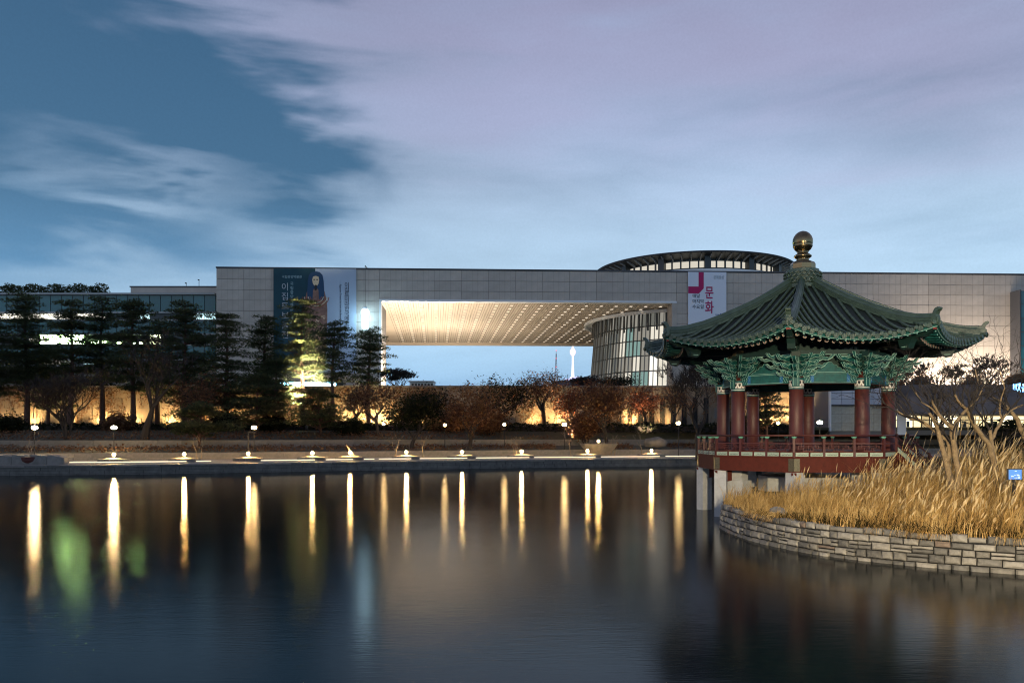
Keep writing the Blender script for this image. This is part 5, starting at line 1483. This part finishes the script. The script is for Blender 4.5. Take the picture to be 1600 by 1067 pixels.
deciduous('bare_tree', 'many-stemmed bare shrub tree leaning over the quay promenade', 104, 104, 572, 60, 'bare', 21, multi=4, fork=.2)
deciduous('bare_tree', 'great bare tree with a thick black trunk beside the promenade', 226, 104.5, 520, 62, 'bare', 22, trunk_r=.62, fork=.3)
deciduous('brown_tree', 'broad russet-brown tree east of the great bare tree', 303, 122, 582, 50, 'brown', 23, per=26)
deciduous('brown_tree', 'brown-leaved tree before the lit wall under the pale banner', 553, 126, 600, 36, 'brown', 24, per=14)
deciduous('brown_tree', 'brown-leaved tree below the left corner of the opening', 590, 120, 598, 42, 'brown', 25, per=13)['label'] = 'thin brown-leaved tree below the lantern corner of the opening'
deciduous('brown_tree', 'round brown tree with a pale straight trunk rooted in a planter', 733, 110, 600, 50, 'brown', 26, per=34, fork=.28)
deciduous('dark_tree', 'dark leafy tree whose top stands against the sky in the opening', 782, 126, 588, 46, 'dark', 27, per=24)
deciduous('brown_tree', 'dusky brown tree between evergreen and round brown tree', 668, 132, 606, 34, 'brown', 28, per=16)
deciduous('red_tree', 'purple-brown tree in front of the red radio mast', 850, 131, 577, 38, 'brown', 29, per=20)
red_lit = deciduous('red_tree', 'russet tree floodlit orange below the white tower', 893, 128, 590, 36, 'red', 30, per=26)
deciduous('brown_tree', 'dense dark brown tree before the rotunda foot', 950, 119, 592, 42, 'brown', 31, per=30)
red_lit2 = deciduous('red_tree', 'thin russet tree lit orange before the slotted wall', 1010, 131, 602, 28, 'red', 32, per=16)
deciduous('bare_tree', 'dark vase-shaped bare tree close to the pavilion deck', 1091, 104, 556, 54, 'bare', 33, fork=.28, levels=5)
deciduous('brown_tree', 'thin brown tree between the slotted wall and the bare vase-shaped tree', 1052, 132, 606, 26, 'brown', 34, per=10)
deciduous('brown_bush', 'purple-grey twiggy bush on the terrace by the white annex', 622, 160, 574, 26, 'bare', 35, z0=12, multi=3, levels=5, cat='bush')
deciduous('brown_bush', 'low twiggy bush on the terrace beneath the white tower', 915, 158, 586, 30, 'bare', 36, z0=12, multi=3, levels=5, cat='bush')
deciduous('brown_bush', 'low leafy bush on the terrace before the rotunda', 965, 156, 590, 26, 'dark', 37, z0=12, multi=3, per=9, cat='bush')
deciduous('bare_tree', 'round-crowned bare tree against the brightly washed limestone wall', 1421, 176, 560, 27, 'bare', 38, z0=12, levels=5)
deciduous('bare_tree', 'bare tree between round-crowned tree and glass bay on the terrace', 1497, 174, 570, 24, 'bare', 39, z0=12, levels=5)
deciduous('bare_tree', 'wide twiggy bare tree beside the glass bay foot', 1558, 172, 552, 30, 'bare', 40, z0=12, levels=5)
deciduous('bush', 'rusty clipped bush on the terrace edge beside the pavilion roof', 1386, 150, 588, 26, 'red', 41, z0=11.5, multi=4, per=10, cat='bush')
deciduous('bush', 'green winter bush behind the lit wall under the slender pine', 120, 150, 585, 60, 'dark', 42, z0=9, multi=4, per=24, cat='bush')
# island trees: main limbs follow the real ones, finer branches grow from them
def gnarled(label, Y, base_px, limbs, seed, z0):
    k = Y/F; rnd = random.Random(seed); X0 = (base_px-800)*k
    t = thing('gnarled_tree', label, 'tree', (X0, Y, z0)); tb = MB(); fine = MB(); tips = []
    def P(p, dy): return Vector(((p[0]-800)*k*(Y+dy)/Y-X0, dy, EYE+(HOR-p[1])*(Y+dy)/F-z0))
    for pts, r0, r1, dy0, dy1 in limbs:
        n = len(pts); q = [P(p, dy0+(dy1-dy0)*i/(n-1)) for i, p in enumerate(pts)]
        # bend in between so that no limb is a straight pipe
        qq = [q[0]]
        for a, b in zip(q, q[1:]):
            L = (b-a).length; qq.append(a.lerp(b, .5)+Vector((rnd.uniform(-1,1), rnd.uniform(-1,1), rnd.uniform(-1,1)))*L*.07); qq.append(b)
        m = len(qq); rr = [.64*(r0+(r1-r0)*i/(m-1))*k*rnd.uniform(.84, 1.2) for i in range(m)]
        tb.tube(qq, rr, 8, cap=False)
        for i in range(m//2, m): 
            for _ in range(2 if i % 2 else 1): tips.append((qq[i], (qq[i]-qq[i-1]).normalized(), rr[i]))
    def grow(p, d, L, r, lv, mb):
        pts = [p]; dd = d.copy()
        for i in range(4):
            dd = (dd+Vector((rnd.uniform(-1,1), rnd.uniform(-1,1), rnd.uniform(-.55,.8)))*.38).normalized(); pts.append(pts[-1]+dd*L/4)
        mb.tube(pts, [r*(1-.14*i) for i in range(5)], 4 if lv < 2 else 3, cap=False)
        if lv < 3:
            for _ in range(rnd.choice((1, 2, 3))):
                i = rnd.choice((2, 3, 4)); a = rnd.uniform(0, 6.28)
                nd = (dd*.6+Vector((math.cos(a)*1.0, math.sin(a)*.8, rnd.uniform(-.35, .7)))*.8).normalized(); grow(pts[i], nd, L*rnd.uniform(.55, .8), r*.6, lv+1, mb)
    for p, d, r in tips:
        a = rnd.uniform(0, 6.28); nd = (d+Vector((math.cos(a), math.sin(a)*.7, rnd.uniform(-.1, .7)))*.8).normalized()
        grow(p, nd, rnd.uniform(.8, 1.4), min(.045, r*.6), 0, fine)
    obj('trunk', tb, bark_lit, t, smooth=True); obj('branches', fine, bark, t)
gnarled('gnarled bare tree with twin tan trunks rising from the grass beside the stair', 31, 1485,
        [([(1488,765),(1478,720),(1468,682),(1463,662),(1452,645)], 7.5, 4, 0, .2), ([(1494,765),(1493,715),(1490,690),(1489,665)], 8.5, 6.5, 0, -.2),
         ([(1478,722),(1484,700),(1480,688),(1455,668),(1436,656),(1414,650),(1402,643)], 6, 2.2, 0, .9), ([(1489,668),(1470,652),(1461,636),(1456,625)], 5, 2.0, -.2, -1.0),
         ([(1489,668),(1497,655),(1510,640),(1528,622),(1540,600)], 4.5, 1.6, -.2, .8), ([(1470,652),(1440,628),(1425,604)], 3, 1.2, -.6, .4)], 61, 1.2)
gnarled('gnarled bare tree with one thick leaning tan trunk before the blue letter sign', 32, 1550,
        [([(1552,760),(1551,715),(1545,692),(1530,675),(1520,660),(1513,645),(1500,630),(1492,616)], 7.5, 2.4, 0, -.8), ([(1551,712),(1549,690),(1547,672)], 5, 4, 0, 0),
         ([(1545,692),(1556,672),(1566,655),(1578,642),(1598,633)], 4.5, 2.0, 0, .8), ([(1513,645),(1522,625),(1530,600),(1524,578)], 3.4, 1.2, -.5, .3), ([(1566,655),(1562,632),(1570,606),(1562,580)], 3, 1.1, .4, 0)], 62, 1.3)
gnarled('gnarled bare tree leaning in at the frame edge behind the tallest grass', 33, 1612,
        [([(1625,770),(1618,720),(1600,680),(1590,655),(1575,638),(1568,630),(1545,618)], 8, 2.2, 0, .6), ([(1600,680),(1612,650),(1616,620),(1608,585)], 5, 1.8, 0, -.8), ([(1618,720),(1650,670),(1665,620),(1690,590)], 5, 2, 0, .8)], 63, 1.4)
# bushes on the podium roof
for k_, (x_, hw_, yt_) in enumerate(((1440, 26, 590), (1520, 30, 592), (1590, 26, 588))):
    deciduous('bush', 'brown twiggy bush on the podium roof, '+('nearest the pavilion', 'behind the middle gnarled tree', 'above the blue letter sign')[k_], x_, 131, yt_, hw_, 'brown', 300+k_, z0=11.5, multi=5, per=6, cat='bush', fork=.15)
# understorey shrubs among the trees
us = [(12, 650, 30, 'dark', 'dark shrub at the extreme left edge beneath the edge pine'), (183, 648, 26, 'brown', 'small brown shrub just west of the great bare tree'), (350, 640, 34, 'dark', 'dark shrub beside the mid-height pine'),
      (425, 648, 30, 'dark', 'dark shrub east of the lamp with two poles'), (548, 655, 22, 'dark', 'low dark shrub before the brown-leaved tree'),
      (698, 640, 32, 'brown', 'brown shrub behind the lamp post east of the evergreen'), (765, 642, 34, 'brown', 'brown shrub filling the gap behind the round brown tree'), (915, 640, 28, 'brown', 'brown shrub beside the dense dark brown tree'), (1160, 640, 30, 'brown', 'brown shrub glimpsed between pavilion columns')]
for k, (x, yt, hw, kd, lb) in enumerate(us):
    Yk = 118+(k*7 % 9); Xk = (x-800)*Yk/F
    deciduous('shrub', lb, x, Yk, yt+6, hw*.8, kd, 200+k, cat='shrub', multi=4, fork=.18, per=12, levels=4)
def litter():
    rnd = random.Random(31); mb = MB()
    def fn():
        X = rnd.uniform(-75, 34)
        if abs(X-8.6) < 2.5 or abs(X-20) < 2.5: X -= 5.2
        d = rnd.choice((rnd.uniform(10.6, 19.5), rnd.uniform(20.8, 30))); Y = Yb(X)+d
        return (X, min(Y, 126.8), ground_z(X, min(Y, 126.8))+abs(rnd.gauss(.1, .16)))
    leaf_cloud(mb, rnd, 16000, fn, .22, .9)
    o = obj('ground_cover', mb, M_brown); tag(o, 'withered ground cover and leaf litter on the garden banks', 'ground cover', kind='stuff')
litter()
# dark hedge bank behind the island
def dark_hedge():
    t = thing('hedge', 'tall black-green hedge behind the island grass below the shop front', 'hedge')
    rnd = random.Random(77); mb = MB(); c = MB(); c.box((46.5, 81, .8), (112, 83.4, 4.6)); obj('branches', c, bark, t)
    def fn():
        x = rnd.uniform(46, 112); z = 4.9+.2*math.sin(x*.8)+.15*math.sin(x*2.1)
        return (x, 80.8+rnd.uniform(-.3,.3), rnd.uniform(.9, z)) if rnd.random() < .6 else (x, rnd.uniform(80.6, 83.6), z+rnd.uniform(-.3, .15))
    leaf_cloud(mb, rnd, 12000, fn, .34, .9); obj('foliage', mb, M_dark, t, kind='stuff')
    g = MB(); g.quad((44, 60, .6), (130, 60, .6), (130, 125, 1.0), (44, 125, 1.0)); 
dark_hedge()

# ------------------------------------------------------------------ planters, ground lamps, lamp posts
glamps = [(178,710),(288,710),(388,710),(488,708),(547,706),(635,706),(722,706),(815,706),(918,705),(1018,703)]
lamp_where = ['at the edge of the bright paved ramp', 'under the low spreading pine', 'below the post with two poles', 'west of the paved gap', 'by the leaning stake, east of the paved gap', 'between the two pale trunks of the dark evergreen', 'at the pale trunk of the round brown tree', 'in front of the sparse pronged bush', 'below the raised bowl of light', 'nearest the pavilion']
plm = mat('planter_gravel', (.42, .34, .22), .9, noise=.3, nscale=6, bump=.5)
proto_l = None
def ground_lamp(x, Y, z, label):
    global proto_l
    X = (x-800)*Y/F
    if proto_l is None:
        t = thing('ground_lamp', label, 'lamp', (X, Y, z), 0, 'small ground lamps along the quay')
        b = MB(); b.lathe([(0,0),(.13,0),(.13,.06),(.07,.09),(.07,.22),(0,.22)], 12); obj('base', b, steel, t)
        b = MB(); b.lathe([(0,.22),(.11,.25),(.15,.33),(.14,.42),(.08,.49),(0,.51)], 12); obj('bulb', b, GL_warm, t, smooth=True)
        b = MB()
        for k in range(4): a = k*1.5708; b.tube([(.17*math.cos(a),.17*math.sin(a),.06),(.19*math.cos(a),.19*math.sin(a),.3),(.0,0,.50)], .012, 4)
        obj('guard', b, steel, t); proto_l = t; return t
    return dup(proto_l, (X, Y, z), 0, label)
for (x, y), wh in zip(glamps, lamp_where):
    X = (x-800)*95/F
    for _ in range(6): Y = Yb(X)+3.6; X = (x-800)*Y/F
    t = thing('planter', 'low stone planter '+wh, 'planter', (X, Y, 1.15), 0, 'stone planters along the quay')
    L = 22*Y/F*1.05
    ring = []
    for q in range(28):
        a = 6.283*q/28; ring.append((L*math.copysign(abs(math.cos(a))**.6, math.cos(a)), 1.0*math.copysign(abs(math.sin(a))**.6, math.sin(a))))
    for q in range(28):
        a, b_ = ring[q], ring[(q+1) % 28]
        m_ = MB(); i0, i1 = (a[0]*.93, a[1]*.85), (b_[0]*.93, b_[1]*.85)
        g = lambda p, r, f: (p[0]+(r[0]-p[0])*f, p[1]+(r[1]-p[1])*f)
        a2, b2 = g(a, b_, .02), g(b_, a, .02)
        m_.slab([a2, b2, i1, i0], 0, .30); obj('kerb_stone', m_, quay_stone, t)
    m_ = MB(); m_.slab([(p[0]*.94, p[1]*.86) for p in ring], .0, .26)
    nr_ = len(ring); vs_ = [(p[0]*.93*f_, p[1]*.85*f_, .262+h_) for f_, h_ in ((1, 0), (.7, .10), (.4, .16), (.12, .18)) for p in ring]
    m_.add(vs_, [(r_*nr_+i, r_*nr_+(i+1) % nr_, (r_+1)*nr_+(i+1) % nr_, (r_+1)*nr_+i) for r_ in range(3) for i in range(nr_)]+[tuple(range(3*nr_, 4*nr_))])
    obj('gravel_bed', m_, plm, t)
    ground_lamp(x, Y, 1.58, 'small glowing ground lamp in its planter '+wh)
# raised bowl with the lamp behind
X = (935-800)*113/F
t = thing('raised_planter', 'round raised stone bowl planter set behind the row of planters', 'planter', (X, 112.5, .96))
b = MB(); b.lathe([(0,0),(1.2,0),(1.5,.5),(2.4,1.55),(2.6,1.85),(2.4,1.9),(2.3,1.8),(0,1.8)], 24); obj('bowl', b, granite, t)
b = MB(); b.lathe([(0,1.86),(2.2,1.82)], 20); obj('gravel_bed', b, plm, t)
ground_lamp(935, 112.5, 2.80, 'small glowing ground lamp in the raised stone bowl')

proto_p = None
def lamp_post(x, y, Y, label, zb=None, r=.20):
    global proto_p
    X = (x-800)*Y/F; zg = EYE+(HOR-y)*Y/F; zb = ground_z(X, Y) if zb is None else zb; h = zg-zb
    t = thing('lamp_post', label, 'lamp post', (X, Y, zb), 0, 'globe lamp posts along the garden')
    b = MB(); b.lathe([(.16,0),(.16,.1),(.08,.16),(.055,.3),(.045,h-.3)], 10); obj('pole', b, pole_m, t)
    b = MB(); b.lathe([(.05,h-.34),(.14,h-.22),(.15,h-.18),(0,h-.18)], 12); obj('collar', b, pole_m, t)
    b = MB(); b.lathe([(0,h-.19),(r*.7,h-.15),(r,h),(r*.7,h+.15),(0,h+.2)], 16); obj('globe', b, GL_post2 if x in (54, 178, 1281) else GL_post, t, smooth=True)
    b = MB(); b.lathe([(.0,h+.30),(.10,h+.27),(.26,h+.215),(.0,h+.24)], 14); obj('cap', b, pole_m, t)
    return t
for x, y, Y, lb in ((54, 668, 88, 'globe lamp post above the Y-shaped pale sapling'), (178, 668, 96, 'globe lamp post west of the great bare tree'), (397, 668, 98, 'globe lamp post west of the low wide pine'),
                    (600, 662, 118, 'dim globe lamp post behind the brown-leaved tree'), (695, 664, 112, 'globe lamp post between evergreen and round brown tree'), (788, 663, 116, 'globe lamp post below the dark leafy tree'),
                    (882, 663, 113, 'globe lamp post before the floodlit orange tree'), (1060, 661, 112, 'bright globe lamp post before the slotted wall'), (1281, 660, 98, 'bright globe lamp post seen between the pavilion columns'),
                    (1216, 661, 116, 'globe lamp post behind the small pine, inside the pavilion view')):
    lamp_post(x, y, Y, lb, r=.20 if x in (600, 695, 788, 1216) else .32)
# light strips along the planter foot
def light_strip(label, x0, x1):
    t = MB(); m = glow('strip_glow', (1.0, .86, .62), 1.3)
    xs_ = []; X = (x0-800)*YP0(x0)/F; Xe = (x1-800)*YP0(x1)/F
    while X < Xe:
        a, b = X, min(X+1.5, Xe); t.add([(a,Yb(a)+2.35,1.15),(b,Yb(b)+2.35,1.15),(b,Yb(b)+2.41,1.15),(a,Yb(a)+2.41,1.15),(a,Yb(a)+2.35,1.26),(b,Yb(b)+2.35,1.26),(b,Yb(b)+2.41,1.26),(a,Yb(a)+2.41,1.26)],
              [(0,1,5,4),(4,5,6,7),(1,2,6,5),(3,0,4,7),(2,3,7,6)]); X += 1.5
    o = obj('light_strip', t, m); tag(o, label, 'light strip', 'light strips along the quay')
def YP0(x):
    Y = 95
    for _ in range(6): Y = Yb((x-800)*Y/F)+2.4
    return Y
light_strip('long thin glowing strip on the quay from the evergreen planter to the pavilion', 592, 1092)
light_strip('thin glowing strip on the quay below the planter by the paved gap', 395, 585)
light_strip('short glowing strip on the quay beside the stone block', 88, 330)
# second bare pole beside the lamp over the quay
b = MB(); b.tube([(0,0,0),(0,0,3.4)], .07, 8); b.box((-.06,-.05,3.3),(.9,.05,3.42)); X = (388-800)*97/F
o = obj('steel_post', b, pole_m, loc=(X, 97, ground_z(X, 97))); tag(o, 'plain dark post with a short arm beside the lamp post', 'post')

# saplings in the planters
def sapling(label, x, Y, H, seed, lean=0, zb=None, multi=1, cat='sapling', levels=2):
    X = (x-800)*Y/F; mb, tips = branch_tree(seed, H, H*.33, .085, multi=multi, fork_z=.42, levels=levels, n_main=3, gnarl=.22, lean=lean)
    twigs(mb, random.Random(seed), tips, 2, H*.16, .02)
    t = thing('sapling', label, cat, (X, Y, 1.50 if zb is None else zb)); mb.m = [0]*len(mb.m); obj('trunk', mb, bark_pale, t); return t
def YP(x, d=3.6):
    Y = 95
    for _ in range(6): Y = Yb((x-800)*Y/F)+d
    return Y
sapling('pale Y-shaped sapling above the dark red flower tub', 51, YP(51, 3.0), 3.0, 3, zb=1.16)
sapling('bare pale sapling left of the raised bowl lamp', 892, YP(892), 3.1, 4)['label'] = 'bare pale forked sapling just west of the raised bowl'
sapling('thin pale forked sapling in the planter nearest the pavilion', 1003, YP(1003), 3.2, 7)
sapling('short pronged bare bush around its planter lamp', 806, YP(806), 2.2, 11, multi=4, cat='bush')
sapling('spiky bare bush east of the raised bowl', 957, YP(957, 7), 2.6, 12, multi=5, zb=1.16, cat='bush')
sapling('stubby pale trunk in the planter under the dark evergreen', 661, YP(661), 2.2, 13)
sapling('slim pale trunk on the west side of the evergreen planter', 617, YP(617), 2.4, 15)
sapling('small hooped sapling beside the lamp under the low spreading pine', 311, YP(311), 2.2, 16, multi=2)
b = MB(); b.tube([(0,0,0),(-1.1,0,1.5)], .06, 6); b.tube([(-.3,.1,0),(-.75,0,1.05)], .04, 5)
o = obj('stake', b, bark_pale, loc=((556-800)*YP(556)/F, YP(556), 1.3)); tag(o, 'leaning wooden stake beside the planter lamp', 'stake')
# flower tub and block at the west end of the quay
b = MB(); b.lathe([(0,0),(.75,0),(1.0,.45),(1.05,.8),(.9,.85),(0,.8)], 20); o = obj('flower_tub', b, mat('dark_red_tub', (.09,.02,.015), .5, noise=.4, nscale=3), loc=((48-800)*YP(48,2.2)/F, YP(48,2.2), .96)); tag(o, 'dark red round tub on the quay by the stone block', 'tub')
def stone_block():
    Y = 82.0; x0, x1 = (-40-800)*Y/F, (84-800)*Y/F
    t = thing('stone_block', 'long pale granite block wall at the quay corner beside the bright ramp', 'wall', (0, 0, 0))
    for i in range(5):
        a = x0+(x1-x0)*i/5; c = x0+(x1-x0)*(i+1)/5
        ya, yc = Yb(a)+1.3, Yb(c)+1.3; m_ = MB()
        m_.add([(a+.02,ya,.96),(c-.02,yc,.96),(c-.02,yc+1.8,.96),(a+.02,ya+1.8,.96),(a+.02,ya+.1,2.0),(c-.02,yc+.1,1.85 if i < 4 else 1.7),(c-.02,yc+1.7,1.85 if i < 4 else 1.7),(a+.02,ya+1.7,2.0)],
               [(0,3,2,1),(4,5,6,7),(0,1,5,4),(1,2,6,5),(2,3,7,6),(3,0,4,7)]); obj('stone', m_, granite, t)
stone_block()
# boulder in the lawn near the pavilion
b = MB(); b.lathe([(0,-.1),(1.3,.0),(1.6,.6),(1.3,1.1),(.5,1.35),(0,1.4)], 10); b.v = [(x*1.1+.1*math.sin(3*z), y*.7, z*(1+.08*math.sin(4*x))) for x, y, z in b.v]
o = obj('boulder', b, low_stone, loc=((1022-800)*120/F, 119, 2.3), smooth=True); tag(o, 'rounded grey garden boulder behind the last planter', 'boulder')

# ------------------------------------------------------------------ wall-washing floodlights at the foot of the terrace wall
rnd = random.Random(6)
WW = (1.0, .66, .28)
wall_l = [(-10, 900), (45, 2200), (100, 1800), (152, 2600), (205, 2200), (262, 2600), (322, 1500), (362, 2000), (420, 1600), (470, 1500), (535, 2600), (572, 4200), (600, 2600), (662, 900), (760, 1500), (835, 2000), (870, 1800), (985, 2600), (1040, 900), (1205, 5200), (1250, 6500), (1283, 4200)]
where_w = ['at the very edge', 'behind the flat-topped pine', 'behind the many-stemmed bare shrub', 'behind the slender pine', 'behind the great bare tree', 'between great bare tree and russet tree', 'behind the russet-brown tree',
           'behind the pine at the limestone corner', 'behind the pine with two posts', 'behind the floodlit yellow pine', 'under the pale blue banner', 'below the lantern', 'below the near corner of the opening', 'behind the dark evergreen',
           'behind the round brown tree', 'behind the dark leafy tree', 'behind the floodlit russet tree', 'before the first dark slots', 'before the last dark slots', 'behind the small pine inside the pavilion view', 'behind the front pavilion column', 'beside the white post of the podium building']
for k, (x, pw) in enumerate(wall_l):
    Yl = 138.6; X = (x-800)*Yl/F
    t = thing('wall_washer', 'warm ground floodlight at the terrace wall foot, '+where_w[k], 'floodlight', (X, Yl, 5.25), 0, 'ground floodlights along the terrace wall')
    b = MB(); b.box((-.35,-.12,0),(.35,.12,.12)); obj('housing', b, steel, t)
    b = MB(); b.box((-.30,-.08,.122),(.30,.08,.13)); obj('lens', b, glow('washer_lens', (1,.75,.4), 14), t)
    s = spot('washer_beam', (0,0,.25), (0,.55,2.2), pw*2.0, WW, 150, .8, .15, t)
for (x, Y, z, pw, tgt, lb) in ((479, 126.5, 5.3, 620000, (473, 137, 535), 'spotlight at the foot of the yellow-lit pine'), (890, 122.0, 5.0, 50000, (893, 128, 610), 'spotlight under the floodlit orange russet tree'), (1009, 124, 5.0, 13000, (1010, 131, 620), 'spotlight under the thin orange-lit tree')):
    X = (x-800)*Y/F; p = px(tgt[0], tgt[2], tgt[1]); uplight(lb, X, Y, ground_z(X, Y)+.02, pw, (1, .82, .50) if x < 800 else (1, .70, .45), 50, p)

# ------------------------------------------------------------------ near bank behind the camera, with its floodlights
mb = MB()
mb.slab([(-300,-60),(300,-60),(300,14),(60,12),(44,6),(34,-1),(-300,-1)], -.6, 2.25)
structure('near_bank', mb, lawn)
mb = MB(); mb.slab([(56,14.2),(300,14.2),(300,116),(56,116)], -.6, .9); structure('east_bank', mb, lawn)
def flood_mast(label, x, y, z0, h, target, power, col, size, rad=.35):
    t = thing('floodlight_mast', label, 'floodlight mast', (x, y, z0))
    b = MB(); b.lathe([(.2,0),(.2,.1),(.09,.2),(.06,h)], 10); obj('pole', b, pole_m, t)
    d = (Vector(target)-Vector((x, y, z0+h))).normalized(); q = d.to_track_quat('Z', 'Y').to_matrix().to_4x4()
    b = MB(); b.lathe([(0,-.3),(.2,-.3),(.32,.08),(.36,.2),(.31,.2),(.28,.09),(0,.08)], 16, T(0,0,h) @ q); obj('housing', b, steel, t)
    b = MB(); b.lathe([(0,.10),(.27,.10)], 16, T(0,0,h) @ q); obj('lens', b, glow('mast_lens', (1,.85,.6), 20), t)
    s = spot('flood_beam', (0,0,0), (0,0,1), power, col, size, .8, rad, t); s.location = Vector((0,0,h))+d*.34; s.rotation_euler = d.to_track_quat('-Z', 'Y').to_euler()
    return t
flood_mast('tall floodlight mast on the near bank aimed at the island grass', 3.5, -3, 2.25, 5.5, (17.5, 31, 2.6), 70000, (1.0, .80, .50), 44)
flood_mast('tall floodlight mast on the near bank aimed at the pavilion', 24, -2, 2.25, 6.5, (15, 40, 7.0), 7000, (1.0, 1.0, 1.0), 40)
# small glowing information screen standing behind the tall grass
def info_screen():
    Y = 27.5; X, _, Z = px(1586, 741, Y)
    t = thing('information_screen', 'small blue glowing information screen half hidden in the tall grass', 'screen', (X, Y, 1.3))
    b = MB(); b.box((-.04, .03, -.2), (.04, .10, Z-1.3)); obj('post', b, pole_m, t)
    b = MB(); b.box((-.24, 0, Z-1.3-.19), (.24, .07, Z-1.3+.19)); obj('case', b, steel, t)
    b = MB(); b.box((-.21, -.012, Z-1.3-.16), (.21, -.002, Z-1.3+.16)); obj('display', b, glow('screen_blue', (.16, .38, .95), 1.2), t)
    b = MB(); rr_ = random.Random(9)
    for q in range(14):
        x = rr_.uniform(-.17, .13); z = Z-1.3+rr_.uniform(-.13, .12); b.box((x, -.02, z), (x+rr_.uniform(.03, .09), -.014, z+.02))
    obj('display_marks', b, glow('screen_white', (.7, .85, 1.0), 1.5), t, kind='stuff')
info_screen()
